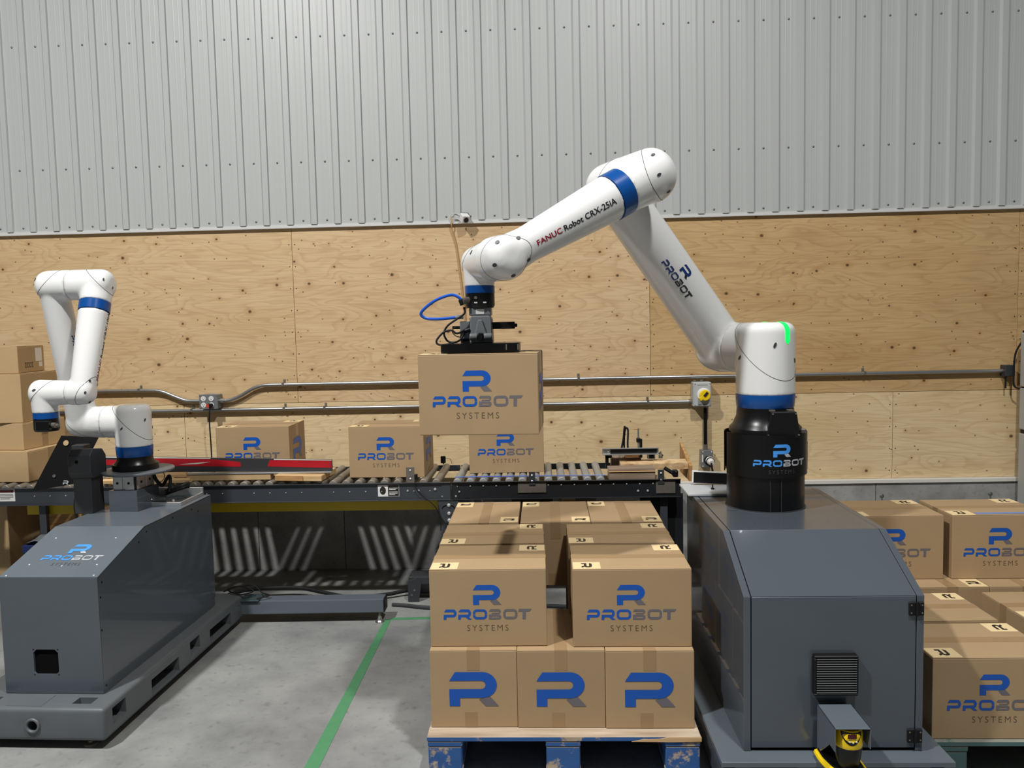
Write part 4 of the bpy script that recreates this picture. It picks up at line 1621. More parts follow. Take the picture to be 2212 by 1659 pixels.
# ---- end stop fixture of scrap wood, channel and clamps
f = thing('wooden_end_stop', 'improvised wooden end stop with boards at the right end of the conveyor', 'fixture', (.6, 4.75, .80))
MB().box(.367, .632, 4.572, 4.685, .772, .8215).build('lower_board', 'old_wood', f, bevel=.002)
MB().box(.365, .632, 4.566, 4.69, .8225, .8275).build('board_layer', 'pine', f, bevel=.001)
MB().box(.365, .632, 4.575, 4.69, .8285, .840).build('board_layer', 'old_wood', f, bevel=.001)
MB().box(.40, .58, 4.80, 4.89, .812, .875).build('middle_block', 'old_wood', f, bevel=.003)
pb_ = MB()
n = 12
for i in range(n):
    xa = .445 + (.842 - .445) * i / n
    xb = .445 + (.842 - .445) * (i + 1) / n
    pb_.prism([(4.70, .812 + .0), (4.70, .846 + random.uniform(-.003, .003)), (4.725, .853 + random.uniform(-.003, .003)), (4.80, .855), (4.80, .812)], xa, xb)
pb_.build('bark_edge_plank', 'bark_wood', f)
MB().prism([(4.66, .745), (4.66, .84), (4.99, .93), (4.99, .745)], .842, .860).build('side_board', 'block_wood', f, bevel=.001)
MB().box(.48, .57, 4.77, 4.80, .872, .910).build('spacer_block', 'pine', f, bevel=.002)
MB().box(.62, .665, 4.81, 4.85, .856, .892).box(.628, .657, 4.805, 4.81, .864, .884, 1).build('tube_offcut', ['steel_worn', 'cavity'], f)
ch = thing('channel_bar', 'short aluminium channel bar resting across the wooden end stop', 'channel', (.5, 4.75, .90))
MB().box(.342, .676, 4.745, 4.749, .896, .936).box(.342, .676, 4.725, 4.745, .932, .936).box(.342, .676, 4.725, 4.745, .896, .900).build('channel', 'aluminium', ch, bevel=.0006)
MB().box(.39, .665, 4.742, 4.745, .902, .930).build('channel_inside', 'rail_black', ch)
MB().lathe([(.006, 0), (.006, .003), (0, .005)], (.378, 4.745, .918), (0, -1, 0), 10).build('rivet', 'bolt', ch)
c1 = thing('bar_clamp', 'black clamp with a bent spring handle on the wooden end stop', 'clamp', (.47, 4.77, .90))
MB().tube(catmull([(.452, 4.765, .90), (.47, 4.765, .985), (.477, 4.765, 1.05), (.480, 4.765, 1.065)], 6), .006, 8).build('long_handle', 'matte_black', c1, smooth=True)
MB().tube(catmull([(.475, 4.768, .90), (.476, 4.768, 1.0), (.484, 4.768, 1.048), (.494, 4.768, 1.05), (.499, 4.768, 1.03), (.496, 4.768, .96), (.498, 4.768, .905)], 6), .0055, 8).build('wire_loop', 'rubber_black', c1, smooth=True)
MB().lathe([(.008, .902), (.006, .925), (0, .928)], (.497, 4.768, 0), n=10).build('pivot', 'steel_worn', c1)
MB().box(.362, .380, 4.75, 4.80, .81, .892).box(.362, .40, 4.75, 4.79, .875, .893).build('lower_jaw', 'matte_black', c1, bevel=.003)
c2 = thing('c_clamp', 'steel screw clamp with a cross handle on the wooden end stop', 'clamp', (.565, 4.78, .89))
MB().cyl((.561, 4.78, .895), (.561, 4.78, 1.048), .0055, n=12).build('screw', 'steel_bright', c2, smooth=True)
MB().cyl((.535, 4.78, 1.043), (.573, 4.778, 1.044), .003, n=8).build('cross_handle', 'copper', c2)
MB().box(.549, .573, 4.768, 4.792, .962, .990).box(.568, .584, 4.77, 4.79, .88, .985).box(.556, .584, 4.77, 4.79, .87, .888).build('frame', 'matte_black', c2, bevel=.005, seg=2)
c3 = thing('hold_down_clamp', 'small black toggle clamp on the conveyor rail beside the right bracket', 'clamp', (.72, 4.62, .78))
MB().cyl((.69, 4.62, .835), (.755, 4.60, .795), .011, n=10).build('lever', 'matte_black', c3)
MB().box(.735, .765, 4.585, 4.625, .785, .825).build('body', 'matte_black', c3, bevel=.004)
MB().cyl((.752, 4.58, .818), (.752, 4.63, .818), .005, n=8).build('pivot_pin', 'steel_bright', c3)
c4 = thing('brass_fitting', 'tiny worn fitting standing behind the bark-edged plank', 'fitting', (.70, 4.83, .857))
MB().lathe([(.012, .857), (.012, .875), (.007, .88), (.005, .897), (0, .899)], (.70, 4.83, 0), n=10).build('body', 'steel_worn', c4)
MB().cyl((.69, 4.83, .888), (.715, 4.83, .872), .004, n=8).build('lever', 'matte_black', c4)

# ---- red and black board, scrap wood
b = thing('painted_board', 'long red and black painted board leaning on edge on the conveyor', 'board', (-1.95, 4.63, .80))
x0, x1 = -2.70, -1.256
def bz(x, f_):
    lo = .846 + (.856 - .846) * (x1 - x) / (x1 - x0)
    hi = .913 + (.957 - .913) * (x1 - x) / (x1 - x0)
    return lo + (hi - lo) * f_
MB().prism([(x0, bz(x0, 0)), (x1, bz(x1, 0)), (x1, bz(x1, 1)), (x0, bz(x0, 1))], 4.615, 4.632, 'xz').build('plank', 'board_black', b, bevel=.001)
MB().prism([(x1 - .385, bz(x1 - .385, .40)), (x1 - .002, bz(x1, .28)), (x1 - .002, bz(x1, .90)), (x1 - .37, bz(x1 - .37, .90))], 4.6138, 4.6152, 'xz').build('red_stripe', 'red_paint', b)
xa, xb = -2.33, -1.80
MB().prism([(xa, bz(xa, .78)), (xa + .12, bz(xa + .12, .42)), (xb, bz(xb, .38)), (xb, bz(xb, .72)), (xb - .15, bz(xb - .15, .9)), (xa, bz(xa, .92))], 4.6138, 4.6152, 'xz').build('red_stripe', 'red_paint', b)
MB().prism([(x0, bz(x0, .5)), (-2.50, bz(-2.5, .45)), (-2.40, bz(-2.4, .80)), (x0, bz(x0, .80))], 4.6138, 4.6152, 'xz').build('red_stripe', 'red_paint', b)
for xa, xb in ((x0, -1.98), (-1.60, x1)):
    MB().prism([(xa, bz(xa, .93)), (xb, bz(xb, .93)), (xb, bz(xb, 1.0)), (xa, bz(xa, 1.0))], 4.613, 4.6145, 'xz').build('worn_edge', 'white_edge', b)
MB().prism([(-2.17, bz(-2.17, .52)), (-2.10, bz(-2.1, .62)), (-1.98, bz(-2, .72)), (-2.06, bz(-2.06, .55))], 4.6134, 4.6150, 'xz').build('scrape', 'white_edge', b)
MB().box(x0, x1, 4.596, 4.632, .838, .846).build('steel_lip', 'aluminium', b, bevel=.001)
MB().box(-2.2, -1.62, 4.60, 4.66, .802, .8375).build('rest_batten', 'cardboard_plain', b, bevel=.002)
sw = thing('scrap_board', 'short thick wooden board lying across the rollers at the end of the painted board', 'board', (-1.45, 4.65, .80))
rot = Matrix.Rotation(rad(-3), 3, 'Z') @ Matrix.Rotation(rad(1.0), 3, 'Y')
MB().box(-1.57, -1.29, 4.54, 4.82, .802, .836, rot=rot).build('plank', 'pine', sw, bevel=.003)
MB().box(-1.565, -1.40, 4.5325, 4.5395, .806, .834, rot=rot, piv=(-1.43, 4.68, .82)).build('end_grain', 'block_wood', sw)
for (xa, xb, y, z, lab) in ((-2.60, -2.08, 4.56, .815, 'lower scrap wood stick on the conveyor beside the cable coil'), (-2.60, -2.12, 4.60, .842, 'upper pale scrap wood stick on the conveyor beside the cable coil')):
    st = thing('scrap_stick', lab, 'wood', (xa, y, z))
    MB().prism([(y - .018, z - .013), (y + .018, z - .013), (y + .02, z + .004), (y + .008, z + .013), (y - .01, z + .013), (y - .02, z + .004)], xa, xb).build('stick', 'pine', st, bevel=.001)
    MB().cyl((xb - .001, y + .002, z - .001), (xb + .0008, y + .002, z - .001), .005, n=10).build('knot', 'bark_wood', st)

# ---- plain cartons at the left end of the conveyor


def plain_carton(label, cx_, cy_, z0, w, d, h, rz, tape_end=False, marks=()):
    t_ = thing('plain_carton', label, 'carton', (cx_, cy_, z0), rad(rz), 'plain cartons stacked on the conveyor')
    MB().box(-w / 2, w / 2, -d / 2, d / 2, 0, h - .003).build('body', 'cardboard_plain', t_, bevel=.004, seg=2, local=True)
    for s_ in (-1, 1):
        ya, yb = (-d / 2 + .001, -.0015) if s_ < 0 else (.0015, d / 2 - .001)
        MB().box(-w / 2 + .001, w / 2 - .001, ya, yb, h - .003, h).build('flap', 'cardboard_plain', t_, bevel=.001, local=True)
    if tape_end:
        MB().box(w / 2 - .0002, w / 2 + .0008, -.03, .03, h - .09, h).build('tape', 'packing_tape', t_, local=True)
        MB().box(w / 2 - .0002, w / 2 + .0008, -.025, .025, 0, .088).build('bottom_tape', 'packing_tape', t_, local=True)
    for body, hh, yy, zz in marks:
        sh_, w_ = text_shape(body, 0)
        MB().flat(place(sh_, hh, hh, -w_ * hh / 2, 0), frame((w / 2 + .0012, yy, zz), (0, 1, 0), (0, 0, 1))).build('stamp', 'ink_black', t_, local=True)
    return t_


plain_carton('plain carton stamped with a small code, lowest of the stack by the left robot', -3.30, 4.86, .801, .42, .42, .185, -4, True, (('(BK-4)', .02, .12, .085),))
plain_carton('plain carton, second from the bottom of the stack by the left robot', -3.36, 4.90, .987, .44, .36, .165, -7, True)
plain_carton('tallest plain carton, third from the bottom of the stack by the left robot', -3.40, 4.90, 1.153, .44, .42, .30, 4)
pc = plain_carton('flat carton with a white shipping label on top of the stack by the left robot', -3.43, 4.86, 1.454, .44, .36, .165, 10)
MB().box(.2202, .2212, .055, .145, .065, .150).box(.2202, .2212, .10, .145, .03, .06).build('shipping_label', 'white_plastic', pc, local=True)
for yy in (-.09, -.06, -.03, 0.0):
    MB().box(.2204, .2212, yy, yy + .018, .03, .062).box(.2200, .2214, yy + .004, yy + .014, .035, .056, 1).build('handling_mark', ['ink_black', 'cardboard_plain'], pc, local=True)

# ================================================================== LEFT MACHINE
OX, OY = -1.862, 3.17
ROT = rad(-1.6)
t = thing('machine_base', 'grey steel skid base with fork slots under the left cabinet', 'base', (OX, OY, 0), ROT)
bw0, bw1, by0, by1, bz0, bz1 = -.58, .075, -.13, 1.28, .038, .175
fr_ = MB().box(bw0, bw1, by0, by1, bz0, bz1).build('frame', 'base_grey', None, bevel=.018, seg=4)
cuts = []
for ya, yb, za, zb_ in ((-.070, .030, .075, .150), (.61, .715, .075, .150)):
    cuts.append(MB().prism([(ya, za), (ya + .055, za + .018), (ya + .075, za), (yb, za + .012), (yb, zb_), (ya, zb_)], .0, .2))
for ya, yb in ((.24, .495), (.83, 1.09)):
    cuts.append(MB().box(-.7, .2, ya, yb, .062, .128))
for xa, xb in ((-.575 + .06, -.575 + .16), (-.085, -.005)):
    cuts.append(MB().box(xa, xb, -.085, -.03, .12, .3))
cuts.append(MB().cyl((-.225, -.2, .104), (-.225, -.06, .104), .024, n=28))
cuts.append(MB().cyl((.0, 1.20, .12), (.2, 1.20, .12), .008, n=14))
cut(fr_, cuts)
fr_.parent = t
TM[fr_.name] = TM[t.name]
fr_.data.shade_smooth()
fr_.data.set_sharp_from_angle(angle=rad(38))
def ltube(path, r, name, mat, parent, closed=False, n=10):
    return MB().tube(path, r, n, closed=closed).build(name, mat, parent, smooth=True, local=True)
ltube([(-.225 + .026 * math.cos(2 * PI * k / 28), by0 - .003, .104 + .026 * math.sin(2 * PI * k / 28)) for k in range(28)], .006, 'port_ring', 'base_grey', t, True)
MB().cyl((-.225, -.062, .104), (-.225, -.055, .104), .023, n=20).build('port_plug', 'cavity', t, local=True)
MB().box(-.35, -.20, by0 + .02, -.012, bz1, bz1 + .0012).build('weld_plate', 'base_grey', t, local=True)
for x, y in ((-.02, -.075), (-.50, -.075), (-.02, 1.20), (-.50, 1.20)):
    ft = MB().lathe([(.028, 0), (.026, .007), (.012, .012), (.012, .018), (.008, .019), (.008, .05)], (x, y, 0), n=20).build('levelling_foot', 'steel_worn', t, smooth=True, local=True)
# cross beam behind
t2 = thing('outrigger_beam', 'grey square outrigger beam reaching right over the floor behind the left cabinet', 'beam', (-1.35, 4.46, 0), rad(1.2))
MB().box(-.42, .412, -.045, .05, .058, .138).build('beam', 'machine_grey_light', t2, bevel=.006, seg=2, local=True)
MB().box(.412, .418, -.043, .048, .060, .136).build('end_cap', 'matte_black', t2, bevel=.002, local=True)
ft = MB().lathe([(.027, 0), (.024, .008), (.013, .016), (.010, .030), (.010, .034)], (.385, -.03, 0), n=20).build('levelling_foot', 'steel_bright', t2, smooth=True, local=True)
MB().cyl((.385, -.03, .03), (.385, -.03, .06), .006, n=10).build('stud', 'steel_worn', ft, local=True)
MB().box(-.42, -.30, -.06, .06, .1385, .146).build('gusset_plate', 'smoked_plastic', t2, bevel=.003, local=True)

# cabinet
t = thing('robot_cabinet', 'grey sheet metal cabinet with a square fan cut-out and logo under the folded robot', 'cabinet', (OX, OY, .175), ROT)
zf, zt, yc, yb_ = .674 - .175, .792 - .175, .385, 1.075
xw = -.428
prof = [(0, 0), (0, zf), (yc, zt), (yb_, zt), (yb_, 0)]
bodyp = MB().prism([(.004, 0), (.004, zf - .004), (yc + .002, zt - .004), (yb_, zt - .004), (yb_, 0)], xw + .003, -.004).build('body', 'machine_grey', None)
fcx, fcz, fh = -.243, .137, .054
cut(bodyp, [MB().box(fcx - fh, fcx + fh, -.05, .20, fcz - fh, fcz + fh)])
bodyp.parent = t
TM[bodyp.name] = TM[t.name]
fp = MB().box(xw, 0, 0, .004, .002, zf - .002).build('front_panel', 'machine_grey', None, bevel=.0008)
c_ = .014
octo = [(fcx - fh, fcz - fh + c_), (fcx - fh + c_, fcz - fh), (fcx + fh - c_, fcz - fh), (fcx + fh, fcz - fh + c_), (fcx + fh, fcz + fh - c_), (fcx + fh - c_, fcz + fh), (fcx - fh + c_, fcz + fh), (fcx - fh, fcz + fh - c_)]
cut(fp, [MB().prism(octo, -.02, .02, 'xz')])
fp.parent = t
TM[fp.name] = TM[t.name]
MB().box(fcx - fh - .002, fcx + fh + .002, .010, .012, fcz - fh - .002, fcz + fh + .002).build('cutout_shade', 'cavity', t, local=True)  # black sheet: the shade inside the cut-out, put in as colour
for sx_ in (-1, 1):
    for sz_ in (-1, 1):
        MB().cyl((fcx + sx_ * (fh - .001), -.0012, fcz + sz_ * (fh + .0)), (fcx + sx_ * (fh - .001), .001, fcz + sz_ * fh), .0028, n=8).build('fan_screw', 'matte_black', t, local=True)
MB().prism([(0, zf), (yc, zt), (yc + .001, zt - .004), (.004, zf - .005)], xw, 0).build('sloped_panel', 'machine_grey_light', t, local=True, bevel=.0006)  # paler grey than the front: light on upward faces put into the colour
MB().box(xw, 0, yc + .001, yb_, zt - .004, zt).build('top_panel', 'machine_grey_light', t, local=True, bevel=.0006)  # same paler grey, overhead light painted in
MB().prism([(.004, .0), (.004, zf - .008), (yc + .003, zt - .007), (yb_, zt - .007), (yb_, .05), (yb_ - .03, .05), (yb_ - .03, 0)], -.004, .0005).build('side_panel', 'machine_grey', t, local=True)
for y, z in ((.03, zf - .03), (.015, zf - .09), (.012, .27), (.02, .03), (.33, zt - .06), (.40, zt - .03), (.65, zt - .025), (.85, zt - .03), (.92, zt - .055)):
    MB().cyl((.0003, y, z), (.0022, y, z), .0042, n=8).build('panel_screw', 'matte_black', t, local=True)
sl = V((0, yc, zt - zf)).normalized()
nrm = V((0, -(zt - zf), yc)).normalized()
def on_slope(x, s, lift=.0):
    return V((x, 0, zf)) + sl * s + nrm * lift
fr = frame(on_slope(-.192, .085, .0012), (1, 0, 0), sl)
lg = logo_full(0, 1, 2, .80)
lg = [(mi, [(x, y * 1.15) for x, y in vs], fs) for mi, vs, fs in lg]
MB().flat(lg, fr).build('foil_logo', ['foil_blue', 'foil_silver', 'foil_dim'], t, local=True)
for x, s_ in ((-.36, .30), (-.08, .30), (-.35, .09), (-.05, .09), (-.20, .08), (-.40, .01), (-.02, .012)):
    p_ = on_slope(x, s_)
    MB().cyl(p_ - nrm * .001, p_ + nrm * .0025, .0035, n=10).build('panel_rivet', 'white_plastic', t, local=True)
# shallow tray with a glass lid at the back of the top
tr = thing('document_tray', 'low framed tray with a clear window on the rear of the left cabinet', 'tray', (OX, OY, .792), ROT)
xa, xb, ya, yb2 = -.30, -.03, .80, 1.06
MB().box(xa, xb, ya, ya + .012, .0, .018).box(xa, xb, yb2 - .012, yb2, 0, .045).box(xa, xa + .012, ya + .012, yb2 - .012, 0, .018).box(xb - .012, xb, ya + .012, yb2 - .012, 0, .018).build('frame', 'aluminium', tr, local=True, bevel=.001)
MB().box(xa + .012, xb - .012, ya + .012, yb2 - .012, .0005, .006).build('window', 'smoked_plastic', tr, local=True)
MB().cyl((-.11, .88, .006), (-.11, .88, .016), .006, n=10).build('knob', 'white_plastic', tr, local=True)

# robot pedestal: block, spacer, disc
t = thing('robot_pedestal', 'grey block with bolted aluminium spacer and round disc under the folded robot', 'pedestal', (-2.10, 3.97, .792), rad(-4))
blk = MB().box(-.075, .075, -.115, .085, 0, .105).build('block', 'machine_grey', t, local=True, bevel=.001)
MB().cyl((.0752, .02, .03), (.077, .02, .03), .008, n=14).build('grommet', 'steel_bright', blk, local=True)
sp = MB().box(-.062, .062, -.095, .07, .105, .178).build('spacer', 'aluminium', t, local=True, bevel=.002)
for x in (-.048, .012):
    MB().box(x - .010, x + .038, -.0985, -.095, .107, .177).build('spacer_face', 'aluminium', sp, local=True, bevel=.001)
    MB().cyl((x + .012, -.1005, .14), (x + .012, -.098, .14), .0065, n=12).build('socket_bolt', 'matte_black', sp, local=True)
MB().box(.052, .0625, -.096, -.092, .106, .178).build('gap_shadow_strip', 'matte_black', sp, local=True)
for y in (-.055, .02):
    MB().box(.062, .0655, y - .03, y + .03, .107, .177).build('spacer_face', 'aluminium', sp, local=True, bevel=.001)
    MB().cyl((.0652, y, .14), (.068, y, .14), .0065, n=12).build('socket_bolt', 'matte_black', sp, local=True)
MB().lathe([(.172, .178), (.175, .181), (.175, .188), (.172, .191)], (0, .03, 0), n=64).build('disc', 'base_grey', t, local=True, smooth=True)

# pendant post with the black angled panel
t = thing('pendant_post', 'dark grey square post with chamfered head on the left edge of the left cabinet', 'post', (-2.30, 3.92, .792))
MB().box(-2.335, -2.245, 3.82, 3.93, .792, 1.00).build('post', 'machine_dark', t, bevel=.002)
hd = MB().prism([(3.80, 1.00), (3.80, 1.085), (3.83, 1.115), (3.915, 1.105), (3.945, 1.07), (3.945, .98), (3.93, .97), (3.82, .97)], -2.345, -2.232).build('head', 'machine_dark', t, bevel=.003)
MB().cyl((-2.30, 3.7985, 1.055), (-2.30, 3.803, 1.055), .0085, n=14).build('hole', 'cavity', hd)
t = thing('pendant_plate', 'black angled sheet metal panel with holes and emblem behind the grey post', 'panel', (-2.55, 4.20, .84))
quad = [(-2.640, 4.22, 1.128), (-2.395, 4.10, 1.098), (-2.60, 4.02, .885), (-2.775, 4.16, .842)]
# angled sheet: four corners, 4 mm thick
A_, B_, C_, D_ = [V(p) for p in ((-2.648, 4.25, 1.130), (-2.44, 4.25, 1.118), (-2.555, 4.1912, .8727), (-2.785, 4.18, .838))]
nq = (B_ - A_).cross(D_ - A_).normalized() * .004
MB().add([A_, B_, C_, D_, A_ + nq, B_ + nq, C_ + nq, D_ + nq], [(0, 1, 2, 3), (7, 6, 5, 4), (0, 4, 5, 1), (1, 5, 6, 2), (2, 6, 7, 3), (3, 7, 4, 0)]).build('sheet', 'matte_black', t)
ux = (B_ - A_).normalized()
uy = nq.normalized().cross(ux)
if uy.z < 0:
    uy = -uy
no = nq.normalized()
if no.y > 0:
    no = -no
for f1, f2, r_ in ((.24, .13, .015), (.55, .70, .009)):
    p_ = A_ + (B_ - A_) * f1 + (D_ - A_) * f2
    if r_ < .012:
        p_ = A_ + (D_ - A_) * .72 + (B_ - A_) * .38
    MB().cyl(p_ + no * .0045, p_ + no * .0062, r_, n=20).build('bright_hole', 'plywood' if r_ > .012 else 'steel_bright', t)
p_ = A_ + (D_ - A_) * .86 + (B_ - A_) * .72
MB().flat(place(mark(0, 0), .022, .022, 0, 0), frame(p_ + no * .0062, ux, uy)).build('emblem', 'foil_silver', t)
MB().cyl((-2.40, 3.93, 1.04), (-2.50, 4.16, 1.04), .02, n=12).build('mount_arm', 'machine_dark', t)
MB().box(-2.53, -2.46, 4.14, 4.20, .99, 1.09).build('mount_bracket', 'machine_dark', t, bevel=.003)
hose('pendant_cable', 'black cable hanging down beside the grey post on the left cabinet',
     [(-2.338, 3.90, .93), (-2.39, 3.95, .90), (-2.42, 3.97, .84), (-2.42, 3.96, .78), (-2.40, 3.95, .70), (-2.385, 3.93, .60)], .006, 'rubber_black', 'cable')
# cable coil behind the pedestal
t = thing('cable_coil', 'coil of thick black cable on top of the left cabinet behind the pedestal', 'cable', (-1.98, 4.10, .80))
loop = []
for k in range(70):
    a_ = 2 * PI * k / 26
    loop.append((-1.945 + .058 * math.cos(a_), 4.10 + .045 * math.sin(a_), .845 + .02 * math.cos(a_) + .010 * k / 26))
MB().tube(loop, .008, 8).build('coil', 'rubber_black', t, smooth=True)
MB().tube(catmull([(-2.03, 4.02, .955), (-2.02, 4.03, .915), (-2.00, 4.05, .885), (-1.985, 4.07, .915), (-1.97, 4.07, .93), (-1.962, 4.06, .905), (-1.965, 4.05, .85)], 7), .009, 8).build('lead', 'rubber_black', t, smooth=True)
MB().rcyl((-2.035, 4.00, .815), (-1.965, 4.01, .815), .014, .014, .004, .004, 14).build('connector', 'machine_dark', t, smooth=True)
MB().tube(catmull([(-2.0, 4.02, .962), (-1.975, 4.02, .955), (-1.975, 4.02, .925), (-2.0, 4.02, .905)], 6), .002, 6).build('thin_wire', 'rubber_black', t)

# ================================================================== THINGS UNDER / BESIDE THE CONVEYOR
t = plain_carton('big plain carton standing under the conveyor at the left picture edge', -3.61, 5.03, .0, .40, .34, .66, 0)
t['group'] = 'cartons under the conveyor'
t = tag(MB().box(-3.35, -2.45, 5.11, 5.16, .0, .62).build('particle_board', 'block_wood', bevel=.002), 'brown board leaning upright under the conveyor at the left', 'board')
t = thing('blue_crate', 'dark blue plastic crate on the floor left of the left cabinet', 'crate', (-2.85, 4.25, 0))
MB().box(-2.955, -2.52, 4.32, 4.70, .0, .012).box(-2.955, -2.52, 4.32, 4.332, .012, .50).box(-2.955, -2.52, 4.688, 4.70, .012, .50).box(-2.955, -2.943, 4.332, 4.688, .012, .50).box(-2.532, -2.52, 4.332, 4.688, .012, .50).build('bin', 'blue_bin', t, bevel=.003)
MB().box(-2.955, -2.52, 4.312, 4.32, .46, .50).build('rim', 'blue_bin', t, bevel=.002)
t = thing('plastic_film', 'crumpled clear plastic film lying by the left cabinet', 'film', (-2.75, 4.2, .5))
vs, fs = [], []
for i in range(9):
    for j in range(7):
        vs.append((-2.95 + i * .053, 4.34 + j * .045, .505 + random.uniform(0, .02) * (1 + (i % 3 == 1))))
for i in range(8):
    for j in range(6):
        fs.append((i * 7 + j, i * 7 + j + 1, (i + 1) * 7 + j + 1, (i + 1) * 7 + j))
MB().add(vs, fs).build('film', 'clear_wrap', t)
# floor cables
hose('floor_cable', 'thick dark cable arching along the floor behind the outrigger beam',
     [(-2.02, 4.70, .03), (-1.97, 4.80, .05), (-1.82, 4.86, .06), (-1.58, 4.885, .055), (-1.39, 4.82, .045), (-1.20, 4.77, .03), (-1.0, 4.82, .03), (-.86, 4.88, .035), (-.70, 4.90, .02)], .012, 'rubber_black', 'cable')
hose('floor_cable', 'grey cable on the floor running from the outrigger beam end to the pallet',
     [(-.94, 4.69, .012), (-.85, 4.67, .012), (-.71, 4.63, .012), (-.5, 4.62, .012), (-.2, 4.66, .012), (.2, 4.62, .012)], .011, 'machine_dark', 'cable')
hose('wire_bundle', 'tangle of thin dark wires on the floor behind the left cabinet',
     [(-1.86, 4.42, .19), (-1.78, 4.44, .215), (-1.70, 4.46, .18), (-1.76, 4.40, .18), (-1.84, 4.44, .20), (-1.72, 4.50, .20), (-1.65, 4.46, .17), (-1.60, 4.44, .16), (-1.66, 4.40, .155)], .004, 'rubber_black', 'cable')
for i in range(2):
    hose('loose_cable', ('nearer', 'farther')[i] + ' thin dark cable on the floor behind the blue pallet stack', [(-.12 + .01 * i, 4.22 + .05 * i, .008), (.02, 4.28 + .04 * i, .02 + .004 * i), (.14, 4.24 + .06 * i, .01), (.28, 4.30 + .03 * i, .008)], .006, 'rubber_black', 'cable')['group'] = 'cables behind the pallet'
# black floor bracket
t = thing('floor_bracket', 'black angled steel floor bracket with two holes left of the pallet stack', 'bracket', (-.80, 4.78, 0))
MB().prism([(-.855, .0), (-.79, .0), (-.77, .12), (-.80, .15), (-.855, .13)], 4.76, 4.768, 'xz').build('upright', 'machine_dark', t, bevel=.001)
MB().prism([(4.768, .11), (4.768, .155), (4.90, .155), (4.90, .02), (4.86, .02)], -.85, -.70).build('wedge', 'machine_dark', t, bevel=.002)
for x, z in ((-.815, .075), (-.832, .045)):
    MB().cyl((x, 4.7585, z), (x, 4.761, z), .007, n=12).build('hole', 'screw_grey', t)

# ================================================================== WALL SERVICES
YC = 5.446


def conduit(label, pts, straps, group='galvanised conduits on the plywood wall', r=.0125):
    t_ = thing('conduit', label, 'conduit', pts[0], 0, group)
    MB().tube(pts, r, 14).build('pipe', 'galvanised', t_, smooth=True)
    for x, z in straps:
        MB().box(x - .008, x + .008, YC - r - .002, YC - r + .004, z - r * .9, z + r * .9).box(x - .008, x + .008, YW - .003, YW, z + r, z + r + .022).box(x - .008, x + .008, YC - r, YW, z + r - .001, z + r + .002).build('strap', 'steel_worn', t_, bevel=.0008)
        MB().cyl((x, YW - .006, z + r + .012), (x, YW - .002, z + r + .012), .004, n=8).build('strap_screw', 'steel_bright', t_)
    return t_


up_l = [(-4.6, YC, 1.284), (-2.78, YC, 1.284), (-2.70, YC, 1.282)] + catmull([(-2.70, YC, 1.282), (-2.64, YC, 1.268), (-2.56, YC, 1.234), (-2.49, YC, 1.208), (-2.43, YC, 1.204), (-2.37, YC, 1.204)], 5)[1:]
conduit('bent galvanised conduit dropping into the quad outlet box from the left', up_l, [(-2.817, 1.284)])
up_r = catmull([(-2.24, YC, 1.204), (-2.18, YC, 1.206), (-2.10, YC, 1.236), (-2.02, YC, 1.280), (-1.95, YC, 1.302), (-1.88, YC, 1.306)], 5) + [(-1.5, YC, 1.307), (3.10, YC, 1.307)]
conduit('long upper galvanised conduit running right from the quad outlet box across the wall', up_r, [(-1.80, 1.307), (.239, 1.307), (2.155, 1.307)])
conduit('lower straight galvanised conduit ending at the yellow switch box', [(-4.6, YC, 1.138), (.992, YC, 1.138)], [(-2.45, 1.138), (-1.80, 1.138), (-1.516, 1.138), (.707, 1.138)])

t = thing('outlet_box', 'grey metal box with four white sockets on the plywood wall', 'outlet', (-2.306, 5.42, 1.155))
MB().box(-2.368, -2.244, 5.39, YW, 1.152, 1.250).build('box', 'box_grey', t, bevel=.003)
cv = MB().box(-2.370, -2.242, 5.385, 5.390, 1.150, 1.252).build('cover_plate', 'box_grey', t, bevel=.002)
for x in (-2.340, -2.285):
    for z in (1.224, 1.180):
        s_ = MB().cyl((x, 5.382, z), (x, 5.386, z), .0175, n=18).build('socket', 'white_plastic', cv)
        MB().box(x - .008, x - .0055, 5.3812, 5.3822, z, z + .008).box(x + .0055, x + .008, 5.3812, 5.3822, z, z + .008).cyl((x, 5.3812, z - .007), (x, 5.3822, z - .007), .003, n=8).build('slot', 'ink_black', s_)
for x, z in ((-2.362, 1.244), (-2.250, 1.244), (-2.362, 1.158), (-2.250, 1.158)):
    MB().cyl((x, 5.383, z), (x, 5.386, z), .004, n=8).build('cover_screw', 'steel_bright', cv)
MB().cyl((-2.246, YC - .02, 1.204), (-2.215, YC - .02, 1.204), .016, n=14).build('hub', 'steel_bright', t, smooth=True)
t = thing('power_plug', 'black plug with an orange mark in the lower right socket and its hanging cord', 'plug', (-2.289, 5.37, 1.18))
MB().box(-2.304, -2.270, 5.345, 5.381, 1.165, 1.192).build('plug_body', 'matte_black', t, bevel=.006)
MB().box(-2.304, -2.287, 5.3445, 5.3475, 1.166, 1.190).build('orange_mark', 'plug_red', t)
MB().tube(catmull([(-2.288, 5.36, 1.165), (-2.289, 5.355, 1.13), (-2.295, 5.36, 1.05), (-2.297, 5.37, .95), (-2.30, 5.38, .85), (-2.30, 5.38, .75)], 6), .0048, 8).build('cord', 'rubber_black', t, smooth=True)

